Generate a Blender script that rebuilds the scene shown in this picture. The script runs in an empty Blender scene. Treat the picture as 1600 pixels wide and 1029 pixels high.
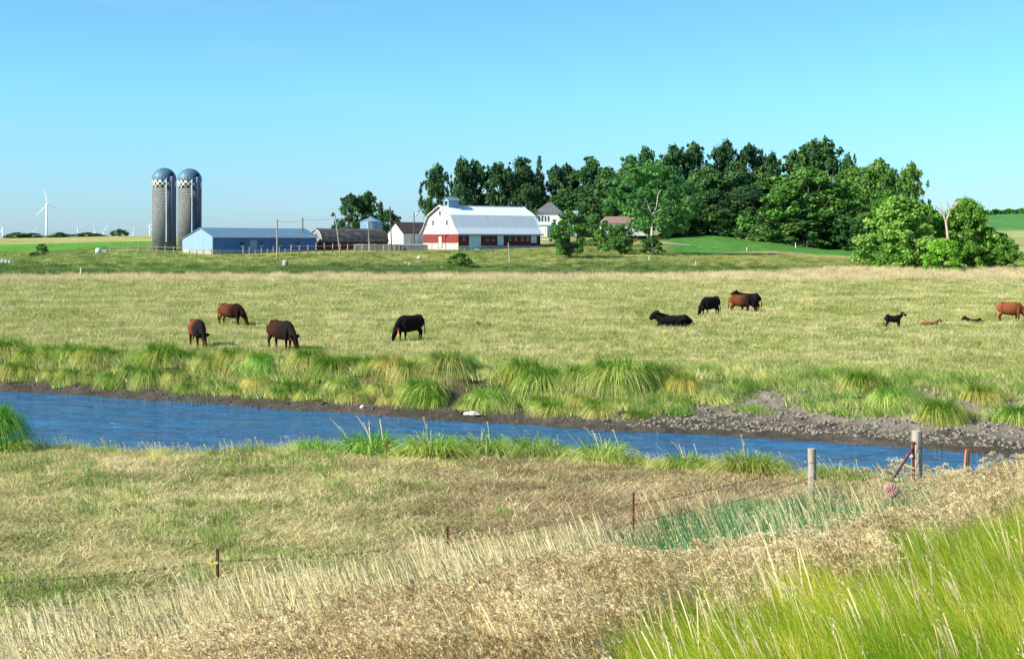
import bpy, bmesh, math, random
import numpy as np
from mathutils import Vector, Matrix, Euler

random.seed(7)
rng = np.random.default_rng(11)
scene = bpy.context.scene
COL = scene.collection
PI = math.pi

# ------------------------------------------------------------------ camera
F = 2200.0      # focal length in photo pixels (photo is 1600 px wide)
HZ = 380.0      # row of the true horizon
CZ = 5.5        # eye height over the pasture (standing on a road bank)
cam_d = bpy.data.cameras.new('camera')
cam = bpy.data.objects.new('camera', cam_d)
COL.objects.link(cam)
cam.location = (0, 0, CZ)
cam.rotation_euler = (PI/2, 0, 0)
cam_d.sensor_width = 36.0
cam_d.lens = 36.0*F/1600.0
cam_d.shift_y = -(514.5-HZ)/1600.0
cam_d.clip_start = 0.3
cam_d.clip_end = 20000
scene.camera = cam

# ------------------------------------------------------------------ light
SUN_EL = math.radians(34)
SUN_AZ = math.radians(-113)          # clockwise from +Y: the sun stands left, a little behind the viewer
sdir = Vector((math.sin(SUN_AZ)*math.cos(SUN_EL), math.cos(SUN_AZ)*math.cos(SUN_EL), math.sin(SUN_EL)))
world = bpy.data.worlds.new('World'); scene.world = world
world.use_nodes = True
wn, wl = world.node_tree.nodes, world.node_tree.links
wn.clear()
sky = wn.new('ShaderNodeTexSky'); sky.sky_type = 'NISHITA'; sky.sun_disc = False
sky.sun_elevation = SUN_EL; sky.sun_rotation = SUN_AZ
sky.altitude = 300; sky.air_density = 1.0; sky.dust_density = 0.35; sky.ozone_density = 1.0
tint = wn.new('ShaderNodeMix'); tint.data_type = 'RGBA'; tint.blend_type = 'MULTIPLY'
tint.inputs[0].default_value = 1.0
geo_w = wn.new('ShaderNodeTexCoord'); sep_w = wn.new('ShaderNodeSeparateXYZ'); wl.new(geo_w.outputs['Generated'], sep_w.inputs[0])
mr_w = wn.new('ShaderNodeMapRange'); mr_w.inputs[1].default_value = 0.0; mr_w.inputs[2].default_value = 0.10; wl.new(sep_w.outputs[2], mr_w.inputs[0])
tc_w = wn.new('ShaderNodeMix'); tc_w.data_type = 'RGBA'; wl.new(mr_w.outputs[0], tc_w.inputs[0])
tc_w.inputs[6].default_value = (.37, .55, .93, 1); tc_w.inputs[7].default_value = (.40, .76, .91, 1)
wl.new(tc_w.outputs[2], tint.inputs[7])
bg = wn.new('ShaderNodeBackground'); bg.inputs[1].default_value = 0.108
wo = wn.new('ShaderNodeOutputWorld')
wl.new(sky.outputs[0], tint.inputs[6]); wnz_ = wn.new('ShaderNodeTexNoise'); wnz_.inputs['Scale'].default_value = 4.0; wnz_.inputs['Detail'].default_value = 5
wmp = wn.new('ShaderNodeMapping'); wmp.inputs['Scale'].default_value = (1, 1, 7); wl.new(geo_w.outputs['Generated'], wmp.inputs[0]); wl.new(wmp.outputs[0], wnz_.inputs[0])
wmr = wn.new('ShaderNodeMapRange'); wmr.inputs[1].default_value = .56; wmr.inputs[2].default_value = .80; wmr.inputs[4].default_value = .28; wl.new(wnz_.outputs[0], wmr.inputs[0])
wcl = wn.new('ShaderNodeMix'); wcl.data_type = 'RGBA'; wl.new(wmr.outputs[0], wcl.inputs[0]); wl.new(tint.outputs[2], wcl.inputs[6]); wcl.inputs[7].default_value = (2.9, 3.9, 4.9, 1)
wl.new(wcl.outputs[2], bg.inputs[0]); wl.new(bg.outputs[0], wo.inputs[0])
sun_d = bpy.data.lights.new('sun', 'SUN'); sun = bpy.data.objects.new('sun', sun_d); COL.objects.link(sun)
sun_d.energy = 4.6; sun_d.angle = math.radians(0.5); sun_d.color = (1.0, 0.93, 0.80)
sun.rotation_euler = (-sdir).to_track_quat('-Z', 'Y').to_euler()
scene.view_settings.view_transform = 'Standard'; scene.view_settings.look = 'None'
scene.view_settings.gamma = 1.0; scene.view_settings.exposure = 0.90
scene.cycles.max_bounces = 6; scene.cycles.transparent_max_bounces = 8
scene.cycles.diffuse_bounces = 3; scene.cycles.glossy_bounces = 2
scene.cycles.caustics_reflective = False; scene.cycles.caustics_refractive = False

# ------------------------------------------------------------------ terrain
def ux(u, Y): return (u-800.0)/F*Y
U_T = np.array([-400, 0, 240, 500, 700, 850, 1000, 1100, 1200, 1300, 1400, 1500, 1600, 2000], float)
Y_T = np.array([225, 260, 300, 330, 360, 400, 450, 500, 600, 700, 900, 1200, 2000, 6000], float)
V_T = np.array([
 [435,424,412,406,399,394,389,385.5,380,376,373,376,377,378],
 [435,424,412,406,399,394,389,385.5,379,375,372,375,376,378],
 [435,421,402,389,387,385,383,380,374,370,368,372,375,378],
 [435,423,404,392,388.5,387,386,385,384,383,381,380,380,379],
 [435,424,406,393,388.5,386,385,384,383,382,381,380,380,379],
 [435,425,407,396,386,374,366,363,361,360,361,366,372,378],
 [435,425,408,397,390,380,372,367,363,361,361,366,372,378],
 [435,426,412,402,392,380,368,361,357,355,356,363,372,378],
 [435,426,413,403,393,384,375,368,361,355,354,362,372,378],
 [435,427,416,407,401,392,384,376,362,354,351,362,372,378],
 [435,427,418,411,405,398,390,382,366,354,346,358,370,378],
 [435,428,419,413,408,403,395,387,364,349,337,350,366,378],
 [435,428,419,413,408,403,395,386,362,346,333,345,362,378],
 [435,428,419,413,408,403,395,386,362,346,333,345,362,378]], float)
def interp_x(a, xs, ys): return np.interp(a, xs, ys)
FW = np.array([(-200,125),(-80,95),(-40,74),(-23.6,65),(-9.2,57.5),(-2.4,53.8),(2.3,51.2),(10.9,48),(15.3,45),(25,40.5),(60,28),(200,-10)],float)
FT = np.array([(-200,133),(-80,102),(-40,80),(-26,71.5),(-10.4,65.8),(2.8,61.8),(13.4,59.4),(20.9,57.6),(32,53),(60,42),(200,5)],float)
NW = np.array([(-200,80),(-40,50),(-17,44),(-14.3,41.6),(-8.7,40.8),(-6,41.2),(1,40.2),(4.5,38.2),(8,36.2),(11,34.4),(16,32.5),(40,20),(200,-60)],float)
def S_of(X, Y): return 19.8+0.6*X-0.8*Y
def wob(X, Y, f, a):
    return a*(np.sin(X*f*1.7+Y*f*0.9+1.3)+np.sin(X*f*0.6-Y*f*1.5+0.4)+0.7*np.sin(X*f*3.1+2.0)*np.sin(Y*f*2.7))
def sstep(a, b, x):
    t = np.clip((x-a)/(b-a), 0, 1); return t*t*(3-2*t)
def H(X, Y):
    X = np.asarray(X, float); Y = np.asarray(Y, float)
    Yc = np.maximum(Y, 1.0)
    # far hills
    U = np.clip(800+F*X/np.maximum(Y, 30), -400, 2000)
    iu = np.clip(np.searchsorted(U_T, U)-1, 0, len(U_T)-2)
    fu = (U-U_T[iu])/(U_T[iu+1]-U_T[iu]); fu = fu*fu*(3-2*fu)
    Yf = np.clip(Yc, 225, 6000)
    iy = np.clip(np.searchsorted(Y_T, Yf)-1, 0, len(Y_T)-2)
    fy = (Yf-Y_T[iy])/(Y_T[iy+1]-Y_T[iy])
    Z_T = CZ-(V_T-HZ)*Y_T[None, :]/F
    Z_T[:, 0] = 0.0
    z0 = Z_T[iu, iy]*(1-fy)+Z_T[iu, iy+1]*fy
    z1 = Z_T[iu+1, iy]*(1-fy)+Z_T[iu+1, iy+1]*fy
    z = z0*(1-fu)+z1*fu
    z = np.where(Y < 225, 0.0, z)
    # pasture undulation
    z = z+np.where(Y > 55, wob(X, Y, 0.16, 0.03)+wob(X, Y, 0.9, 0.02), 0)*np.clip((Y-66)/8, 0, 1)
    # river
    w1 = wob(X, X*0, 0.55, 0.45)
    yf = np.interp(X, FW[:, 0], FW[:, 1])+0.35*w1; yt = np.interp(X, FT[:, 0], FT[:, 1])+wob(X, X*0, 0.8, 0.5)
    yn = np.interp(X, NW[:, 0], NW[:, 1])+0.5*w1
    t = np.clip((Y-yf)/np.maximum(yt-yf, .5), 0, 1)
    wl_ = sstep(-30, 0, X)      # mud flat is wider toward the right
    tm = 0.12+0.22*wl_
    te = 0.62+0.38*sstep(3, 10, X)
    bank = np.where(t < tm, -1.32+0.28*t/tm, -1.04+1.04*sstep(0, 1, (t-tm)/(te-tm)))
    bank = bank+(wob(X, Y, 2.6, 0.05)+wob(X, Y, 5.3, 0.03))*np.sin(np.clip(t, 0, 1)*PI)
    bed = np.maximum(-2.3, -1.3-0.5*(yf-Y))
    s = S_of(X, Y)
    field = -0.25+wob(X, Y, 0.5, 0.035)+wob(X, Y, 1.7, 0.02)-0.15*np.clip((Y-25)/10, 0, 1)
    emb = np.interp(s, [1.2, 3, 5, 7, 9, 11, 14, 16.5, 18.2, 24, 26, 60], [-0.2, .1, .35, .82, 1.28, 1.5, 1.7, 2.6, 3.9, 3.95, 3.0, 0])+.35*sstep(5.5, 8.5, X)*sstep(4, 7, s)*sstep(14, 11, s)
    near = np.where(s > 1.2, emb+wob(X, Y, 1.1, 0.03), field)
    dn = yn-Y
    nb = np.interp(dn, [-1.5, 0, 0.5, 1.6, 2.6], [-2.3, -1.35, -1.0, -0.25, 0])
    near = np.where(dn < 2.6, np.where(dn > -1.5, near*np.clip(dn/2.6, 0, 1)+nb*(1-np.clip(dn/2.6, 0, 1)*.5), -2.3), near)
    out = np.where(Y > yt, z, np.where(Y > yf, bank, np.maximum(np.where(dn < 0, bed, -9), near)))
    return out
def h(x, y): return float(H(np.array([x]), np.array([y]))[0])

# ------------------------------------------------------------------ helpers
def tag(o, label=None, cat=None, group=None, kind=None):
    if label: o['label'] = label
    if cat: o['category'] = cat
    if group: o['group'] = group
    if kind: o['kind'] = kind
    return o
def empty(name, loc=(0, 0, 0), rz=0.0):
    o = bpy.data.objects.new(name, None); COL.objects.link(o)
    o.empty_display_size = 0.3
    o.location = loc; o.rotation_euler = (0, 0, rz); return o
def copy_thing(root, loc, rz=0.0, scale=None, label=None, group=None):
    r = root.copy(); COL.objects.link(r); r.location = loc; r.rotation_euler = (0, 0, rz)
    if scale is not None: r.scale = scale
    if label: r['label'] = label
    if group: r['group'] = group
    for ch in root.children:
        c = ch.copy(); COL.objects.link(c); c.parent = r
        for g in ch.children:
            d = g.copy(); COL.objects.link(d); d.parent = c
    return r

class MB:
    def __init__(s): s.v = []; s.f = []; s.m = []
    def add(s, vs, fs, mi=0):
        n = len(s.v); s.v.extend([tuple(v) for v in vs])
        s.f.extend([tuple(n+i for i in f) for f in fs]); s.m.extend([mi]*len(fs)); return s
    def box(s, x0, x1, y0, y1, z0, z1, mi=0):
        vs = [(x0,y0,z0),(x1,y0,z0),(x1,y1,z0),(x0,y1,z0),(x0,y0,z1),(x1,y0,z1),(x1,y1,z1),(x0,y1,z1)]
        return s.add(vs, [(0,3,2,1),(4,5,6,7),(0,1,5,4),(1,2,6,5),(2,3,7,6),(3,0,4,7)], mi)
    def prism_x(s, prof, x0, x1, mi=0):
        """closed profile (y,z) extruded along x"""
        n = len(prof)
        vs = [(x0, y, z) for y, z in prof]+[(x1, y, z) for y, z in prof]
        fs = [tuple(range(n)), tuple(range(2*n-1, n-1, -1))]+[(i, n+i, n+(i+1) % n, (i+1) % n) for i in range(n)]
        return s.add(vs, fs, mi)
    def roof_x(s, prof, th, x0, x1, mi=0):
        """open profile (y,z) -> slab of thickness th above it"""
        up = [(y, z+th) for y, z in prof]
        return s.prism_x(list(prof)+up[::-1], x0, x1, mi)
    def tube(s, pts, rads, n=8, mi=0, cap=True, flat=1.0):
        pts = [Vector(p) for p in pts]; rings = []
        base = len(s.v); prev = None
        for i, p in enumerate(pts):
            d = (pts[min(i+1, len(pts)-1)]-pts[max(i-1, 0)]).normalized()
            up = Vector((0, 0, 1)) if abs(d.z) < .95 else Vector((1, 0, 0))
            if prev is not None: up = prev
            a = d.cross(up)
            if a.length < 1e-4: a = d.cross(Vector((0, 1, 0)))
            a.normalize(); b = a.cross(d).normalized(); prev = b
            r = rads[i] if hasattr(rads, '__len__') else rads
            ra, rb = (r if hasattr(r, '__len__') else (r, r*flat))
            for k in range(n):
                t = 2*PI*k/n
                s.v.append(tuple(p+a*ra*math.cos(t)+b*rb*math.sin(t)))
        fs = []
        for i in range(len(pts)-1):
            for k in range(n):
                fs.append((base+i*n+k, base+i*n+(k+1) % n, base+(i+1)*n+(k+1) % n, base+(i+1)*n+k))
        if cap:
            fs.append(tuple(base+k for k in range(n))[::-1]); fs.append(tuple(base+(len(pts)-1)*n+k for k in range(n)))
        s.f.extend(fs); s.m.extend([mi]*len(fs)); return s
    def lathe(s, prof, n=32, c=(0, 0), mi=0):
        base = len(s.v)
        for r, z in prof:
            for k in range(n):
                t = 2*PI*k/n; s.v.append((c[0]+r*math.cos(t), c[1]+r*math.sin(t), z))
        fs = []
        for i in range(len(prof)-1):
            for k in range(n):
                fs.append((base+i*n+k, base+i*n+(k+1) % n, base+(i+1)*n+(k+1) % n, base+(i+1)*n+k))
        fs.append(tuple(base+k for k in range(n))[::-1]); fs.append(tuple(base+(len(prof)-1)*n+k for k in range(n)))
        s.f.extend(fs); s.m.extend([mi]*len(fs)); return s
    def mesh(s, name, mats, smooth=False):
        me = bpy.data.meshes.new(name); me.from_pydata(s.v, [], s.f)
        for m in (mats if isinstance(mats, (list, tuple)) else [mats]): me.materials.append(m)
        me.polygons.foreach_set('material_index', s.m)
        if smooth: me.polygons.foreach_set('use_smooth', [True]*len(me.polygons))
        me.update(); return me
    def build(s, name, mats, parent=None, smooth=False, loc=None, bevel=0.0):
        o = bpy.data.objects.new(name, s.mesh(name, mats, smooth)); COL.objects.link(o)
        if parent is not None: o.parent = parent
        if loc is not None: o.location = loc
        if bevel:
            b = o.modifiers.new('bevel', 'BEVEL'); b.width = bevel; b.segments = 1; b.limit_method = 'ANGLE'
        return o

# ------------------------------------------------------------------ materials
def new_mat(name):
    m = bpy.data.materials.new(name); m.use_nodes = True
    nt = m.node_tree; nt.nodes.clear(); return m, nt, nt.nodes, nt.links
def pmat(name, c1, c2=None, scale=1.0, rough=0.8, bump=0.0, bscale=None, metal=0.0, detail=4, coord='Object',
         stretch=None, c3=None, s3=0.2, spec=0.3, contrast=(0.35, 0.65)):
    """Principled material: noise mix of c1 and c2, optional large patches of c3, bump"""
    m, nt, N, L = new_mat(name)
    out = N.new('ShaderNodeOutputMaterial'); p = N.new('ShaderNodeBsdfPrincipled')
    L.new(p.outputs[0], out.inputs[0])
    p.inputs['Roughness'].default_value = rough; p.inputs['Metallic'].default_value = metal
    p.inputs['Specular IOR Level'].default_value = spec
    p.inputs['Base Color'].default_value = (*c1, 1)
    tc = N.new('ShaderNodeTexCoord'); src = tc.outputs[coord]
    if coord == 'World':
        pass
    if stretch:
        mp = N.new('ShaderNodeMapping'); mp.inputs['Scale'].default_value = stretch; L.new(src, mp.inputs[0]); src = mp.outputs[0]
    if c2:
        nz = N.new('ShaderNodeTexNoise'); nz.inputs['Scale'].default_value = scale; nz.inputs['Detail'].default_value = detail
        L.new(src, nz.inputs[0])
        r = N.new('ShaderNodeMapRange'); r.inputs[1].default_value = contrast[0]; r.inputs[2].default_value = contrast[1]
        L.new(nz.outputs[0], r.inputs[0])
        mx = N.new('ShaderNodeMix'); mx.data_type = 'RGBA'; L.new(r.outputs[0], mx.inputs[0])
        mx.inputs[6].default_value = (*c1, 1); mx.inputs[7].default_value = (*c2, 1)
        cout = mx.outputs[2]
        if c3:
            n3 = N.new('ShaderNodeTexNoise'); n3.inputs['Scale'].default_value = s3; L.new(src, n3.inputs[0])
            r3 = N.new('ShaderNodeMapRange'); r3.inputs[1].default_value = .52; r3.inputs[2].default_value = .66
            L.new(n3.outputs[0], r3.inputs[0])
            m3 = N.new('ShaderNodeMix'); m3.data_type = 'RGBA'; L.new(r3.outputs[0], m3.inputs[0])
            L.new(cout, m3.inputs[6]); m3.inputs[7].default_value = (*c3, 1); cout = m3.outputs[2]
        L.new(cout, p.inputs['Base Color'])
        if bump:
            nb = N.new('ShaderNodeTexNoise'); nb.inputs['Scale'].default_value = bscale or scale*2; nb.inputs['Detail'].default_value = 6
            L.new(src, nb.inputs[0])
            b = N.new('ShaderNodeBump'); b.inputs[0].default_value = bump; b.inputs[1].default_value = 0.05
            L.new(nb.outputs[0], b.inputs['Height']); L.new(b.outputs[0], p.inputs['Normal'])
    return m
def leaf_mat(name, c1, c2, c3=None, trans=0.35, patch=0.25, pbias=0.5, rough=0.65, use_obj=False, hue_jit=0.25):
    """blade or leaf: colour by instance random, by world-space patches; diffuse + translucent"""
    m, nt, N, L = new_mat(name)
    out = N.new('ShaderNodeOutputMaterial')
    d = N.new('ShaderNodeBsdfPrincipled'); d.inputs['Roughness'].default_value = rough; d.inputs['Specular IOR Level'].default_value = 0.25
    t = N.new('ShaderNodeBsdfTranslucent'); ms = N.new('ShaderNodeMixShader'); ms.inputs[0].default_value = trans
    oi = N.new('ShaderNodeObjectInfo'); geo = N.new('ShaderNodeNewGeometry')
    nz = N.new('ShaderNodeTexNoise'); nz.inputs['Scale'].default_value = patch; nz.inputs['Detail'].default_value = 3
    L.new(geo.outputs['Position'], nz.inputs[0])
    at = N.new('ShaderNodeAttribute'); at.attribute_name = 'rnd'
    a1 = N.new('ShaderNodeMath'); a1.operation = 'ADD'; L.new(nz.outputs[0], a1.inputs[0])
    a2 = N.new('ShaderNodeMath'); a2.operation = 'MULTIPLY_ADD'; L.new(at.outputs['Fac'], a2.inputs[0]); a2.inputs[1].default_value = 0.66; a2.inputs[2].default_value = -0.33
    a3 = N.new('ShaderNodeMath'); a3.operation = 'MULTIPLY_ADD'; L.new(oi.outputs['Random'], a3.inputs[0]); a3.inputs[1].default_value = hue_jit; a3.inputs[2].default_value = -hue_jit/2
    a4 = N.new('ShaderNodeMath'); a4.operation = 'ADD'; L.new(a2.outputs[0], a4.inputs[0]); L.new(a3.outputs[0], a4.inputs[1])
    L.new(a4.outputs[0], a1.inputs[1])
    r = N.new('ShaderNodeMapRange'); r.inputs[1].default_value = pbias-0.22; r.inputs[2].default_value = pbias+0.22; L.new(a1.outputs[0], r.inputs[0])
    ramp = N.new('ShaderNodeValToRGB'); L.new(r.outputs[0], ramp.inputs[0])
    ramp.color_ramp.elements[0].color = (*c1, 1); ramp.color_ramp.elements[1].color = (*c2, 1)
    if c3:
        e = ramp.color_ramp.elements.new(0.5); e.color = (*c3, 1)
    co = ramp.outputs[0]
    if use_obj:
        mx = N.new('ShaderNodeMix'); mx.data_type = 'RGBA'; mx.blend_type = 'MULTIPLY'; mx.inputs[0].default_value = 1
        L.new(co, mx.inputs[6]); L.new(oi.outputs['Color'], mx.inputs[7]); co = mx.outputs[2]
    L.new(co, d.inputs['Base Color']); L.new(co, t.inputs[0])
    L.new(d.outputs[0], ms.inputs[1]); L.new(t.outputs[0], ms.inputs[2]); L.new(ms.outputs[0], out.inputs[0])
    return m

# ------------------------------------------------------------------ ground sheet
def axis(segs):
    out = [segs[0][0]]
    for a, b, st, g in segs:
        x = a; s = st
        while x < b-1e-6:
            x = min(x+s, b); out.append(x); s *= g
    return np.array(out)
xp = axis([(0, 30, .42, 1.0), (30, 140, 1.0, 1.012), (140, 9000, 5, 1.13)])
XS = np.concatenate([-xp[:0:-1], xp])
YS = np.concatenate([-axis([(0, 400, 2, 1.25)])[:0:-1], axis([(0, 76, .4, 1.0), (76, 225, 1.0, 1.004), (225, 520, 2.2, 1.003), (520, 12000, 8, 1.08)])])
GX, GY = np.meshgrid(XS, YS)
GZ = H(GX, GY)
ny, nx = GX.shape
me = bpy.data.meshes.new('ground')
me.vertices.add(nx*ny)
me.vertices.foreach_set('co', np.stack([GX, GY, GZ], -1).ravel())
ii = (np.arange(ny-1)[:, None]*nx+np.arange(nx-1)[None, :]).ravel()
quads = np.stack([ii, ii+1, ii+nx+1, ii+nx], -1)
me.loops.add(quads.size); me.loops.foreach_set('vertex_index', quads.ravel().astype(np.int32))
me.polygons.add(len(quads)); me.polygons.foreach_set('loop_start', (np.arange(len(quads))*4).astype(np.int32))
me.polygons.foreach_set('loop_total', np.full(len(quads), 4, np.int32))
me.update(calc_edges=True); me.validate()
me.polygons.foreach_set('use_smooth', np.ones(len(quads), bool))

def lerp(a, b, t): return a*(1-t)+b*t
def zones(X, Y):
    """real land cover: pasture, tan strips, mud, lawn, crops"""
    U = 800+F*X/np.maximum(Y, 30)
    C = lambda *c: np.array(c)[None, :]
    t3 = lambda a: a[:, None]
    col = np.tile(C(.27, .26, .08), (len(X), 1))                       # pasture, dry green
    w = wob(X, Y, .05, .3)+wob(X, Y, .21, .2)
    col = lerp(col, C(.21, .245, .06), t3(sstep(.0, .6, w)))
    tip = .75*sstep(198, 214, Y+3*w)
    col = lerp(col, C(.52, .44, .24), t3(tip))                           # dry seeding strip at the foot of the rise
    yb = np.interp(U, [0, 500, 1000, 1200, 1350, 1500, 1700], [232, 240, 242, 262, 300, 306, 300])
    hill = sstep(0, 5, Y-yb+3*w)
    g1 = lerp(C(.10, .16, .04), C(.30, .29, .09), t3(np.clip(sstep(262, 300, Y+22*w+8*wob(X, Y, .5, .3)), 0, 1)))
    lf = sstep(420, 200, U)                                              # left end stays greener
    g1 = lerp(g1, C(.16, .26, .06), t3(lf*.75))
    rt = sstep(1000, 1180, U)
    g1 = lerp(g1, C(.34, .28, .10), t3(rt*sstep(300, 330, Y+12*w)*sstep(400, 350, Y)))
    col = lerp(col, g1, t3(hill))
    lawn = sstep(1015, 1060, U)*sstep(1480, 1440, U)*sstep(336+26*sstep(1040, 1250, U)*1.0, 346+26*sstep(1040, 1250, U)*1.0, Y+4*w)
    col = lerp(col, C(.075, .21, .035), t3(lawn))
    crop = sstep(300, 230, U)*sstep(392, 396, Y+.0*w)*sstep(560, 540, Y)
    col = lerp(col, C(.10, .26, .03), t3(crop))
    tanf = sstep(340, 300, U)*sstep(540, 560, Y)
    col = lerp(col, C(.40, .37, .13), t3(tanf*np.clip(.75+w*.6, 0, 1)))
    r1 = sstep(1480, 1520, U)
    col = lerp(col, C(.33, .34, .14), t3(r1*sstep(400, 440, Y)))
    col = lerp(col, C(.08, .22, .05), t3(r1*sstep(600, 625, Y)))
    col = lerp(col, C(.40, .38, .20), t3(sstep(300, 340, U)*sstep(1000, 900, U)*sstep(640, 700, Y)))
    # banks
    w1 = wob(X, X*0, 0.55, 0.45)
    yf = np.interp(X, FW[:, 0], FW[:, 1])+0.35*w1; yt = np.interp(X, FT[:, 0], FT[:, 1])
    yn = np.interp(X, NW[:, 0], NW[:, 1])+0.5*w1
    t = (Y-yf)/(yt-yf)
    wn_ = wob(X, Y, 1.3, .22)
    lim = .22+.25*sstep(-12, 6, X)+.22*sstep(2, 10, X)
    mud = sstep(lim+.16, lim-.05, t+wn_*.25)
    mudc = lerp(C(.075, .064, .048), C(.23, .20, .155), t3(sstep(.16, .5, t+.15*wn_)*sstep(0, 8, X)))
    midc = lerp(C(.075, .07, .03), C(.17, .16, .08), t3(sstep(4, 10, X)))
    bk = sstep(1.05, .9, t)
    col = lerp(col, midc, t3(bk*(Y < yt+2)))
    col = lerp(col, mudc, t3(mud*(Y < yt)))
    nearf = (Y < yn+.5).astype(float)
    s = S_of(X, Y)
    fc = lerp(C(.15, .105, .055), C(.07, .095, .025), t3(np.clip(sstep(2, -9, X)+wob(X, Y, .5, .25), 0, 1)))
    fc = lerp(fc, C(.16, .12, .06), t3(sstep(2.5, 1.0, np.abs(s))*.6))
    fc = lerp(fc, C(.14, .13, .05), t3(sstep(1, 3, s)))
    col = np.where(nearf[:, None] > 0, fc, col)
    mud2 = sstep(yn-.9, yn-.2, Y)*(Y < yf)
    col = lerp(col, C(.045, .037, .028), t3(mud2))
    return col
cc = np.ones((nx*ny, 4)); cc[:, :3] = np.clip(zones(GX.ravel(), GY.ravel()), 0, 1)
ca = me.color_attributes.new('zone', 'FLOAT_COLOR', 'POINT'); ca.data.foreach_set('color', cc.ravel())

m, nt, N, L = new_mat('ground_cover')
out = N.new('ShaderNodeOutputMaterial'); p = N.new('ShaderNodeBsdfPrincipled'); L.new(p.outputs[0], out.inputs[0])
p.inputs['Roughness'].default_value = .95; p.inputs['Specular IOR Level'].default_value = .1
at = N.new('ShaderNodeAttribute'); at.attribute_name = 'zone'
geo = N.new('ShaderNodeNewGeometry')
def noise(scale, detail=4, stretch=None, rough=.6):
    n = N.new('ShaderNodeTexNoise'); n.inputs['Scale'].default_value = scale; n.inputs['Detail'].default_value = detail; n.inputs['Roughness'].default_value = rough
    if stretch:
        mp = N.new('ShaderNodeMapping'); mp.inputs['Scale'].default_value = stretch; L.new(geo.outputs['Position'], mp.inputs[0]); L.new(mp.outputs[0], n.inputs[0])
    else: L.new(geo.outputs['Position'], n.inputs[0])
    return n
def rng_node(src, a, b, c, d):
    r = N.new('ShaderNodeMapRange'); r.inputs[1].default_value = a; r.inputs[2].default_value = b; r.inputs[3].default_value = c; r.inputs[4].default_value = d
    L.new(src, r.inputs[0]); return r.outputs[0]
n1 = noise(2.2, 6, (1, .5, 1)); n2 = noise(.09, 5, (1, .5, 1)); n3 = noise(.55, 4, (1, .35, 1))
f1 = rng_node(n1.outputs[0], .3, .7, .55, 1.4); f2 = rng_node(n2.outputs[0], .3, .7, .8, 1.2); f3 = rng_node(n3.outputs[0], .3, .7, .72, 1.28)
mm = N.new('ShaderNodeMath'); mm.operation = 'MULTIPLY'; L.new(f1, mm.inputs[0]); L.new(f2, mm.inputs[1])
mm2 = N.new('ShaderNodeMath'); mm2.operation = 'MULTIPLY'; L.new(mm.outputs[0], mm2.inputs[0]); L.new(f3, mm2.inputs[1])
vm = N.new('ShaderNodeVectorMath'); vm.operation = 'SCALE'; L.new(at.outputs['Color'], vm.inputs[0]); L.new(mm2.outputs[0], vm.inputs['Scale'])
# drier tufts
n4 = noise(.35, 5, (1, .45, 1)); f4 = rng_node(n4.outputs[0], .52, .72, 0, .45)
hs = N.new('ShaderNodeMix'); hs.data_type = 'RGBA'; L.new(f4, hs.inputs[0]); L.new(vm.outputs[0], hs.inputs[6])
dry = N.new('ShaderNodeMix'); dry.data_type = 'RGBA'; dry.blend_type = 'MULTIPLY'; dry.inputs[0].default_value = 1
L.new(vm.outputs[0], dry.inputs[6]); dry.inputs[7].default_value = (1.5, 1.1, 1.2, 1); L.new(dry.outputs[2], hs.inputs[7])
L.new(hs.outputs[2], p.inputs['Base Color'])
bp = N.new('ShaderNodeBump'); bp.inputs[0].default_value = .8; bp.inputs[1].default_value = .12
L.new(noise(5, 6).outputs[0], bp.inputs['Height']); L.new(bp.outputs[0], p.inputs['Normal'])
M_ground = m
me.materials.append(m)
go = bpy.data.objects.new('ground', me); COL.objects.link(go); tag(go, kind='structure')

# ------------------------------------------------------------------ water
m, nt, N, L = new_mat('river_water')
out = N.new('ShaderNodeOutputMaterial'); p = N.new('ShaderNodeBsdfPrincipled'); L.new(p.outputs[0], out.inputs[0])
p.inputs['Base Color'].default_value = (.022, .13, .28, 1); p.inputs['Roughness'].default_value = .07; p.inputs['IOR'].default_value = 1.33
tc = N.new('ShaderNodeNewGeometry')
def wnz(sc, st, det=3, dist=0.0):
    mp = N.new('ShaderNodeMapping'); mp.inputs['Scale'].default_value = st; mp.inputs['Rotation'].default_value = (0, 0, .25)
    n = N.new('ShaderNodeTexNoise'); n.inputs['Scale'].default_value = sc; n.inputs['Detail'].default_value = det; n.inputs['Distortion'].default_value = dist
    L.new(tc.outputs['Position'], mp.inputs[0]); L.new(mp.outputs[0], n.inputs[0]); return n.outputs[0]
b1 = N.new('ShaderNodeBump'); b1.inputs[0].default_value = .9; b1.inputs[1].default_value = .8; L.new(wnz(.95, (.5, 1.5, 1), 5, .5), b1.inputs['Height'])
b2 = N.new('ShaderNodeBump'); b2.inputs[0].default_value = .8; b2.inputs[1].default_value = .12; L.new(wnz(4.0, (.5, 1.5, 1), 3), b2.inputs['Height'])
L.new(b1.outputs[0], b2.inputs['Normal']); L.new(b2.outputs[0], p.inputs['Normal'])
rn = N.new('ShaderNodeMapRange'); rn.inputs[1].default_value = .4; rn.inputs[2].default_value = .65; rn.inputs[3].default_value = .03; rn.inputs[4].default_value = .26
L.new(wnz(.22, (.6, 1.6, 1), 4, .8), rn.inputs[0]); L.new(rn.outputs[0], p.inputs['Roughness'])
M_water = m
mb = MB(); mb.add([(-200, -20, -1.3), (200, -20, -1.3), (200, 140, -1.3), (-200, 140, -1.3)], [(0, 1, 2, 3)])
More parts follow.
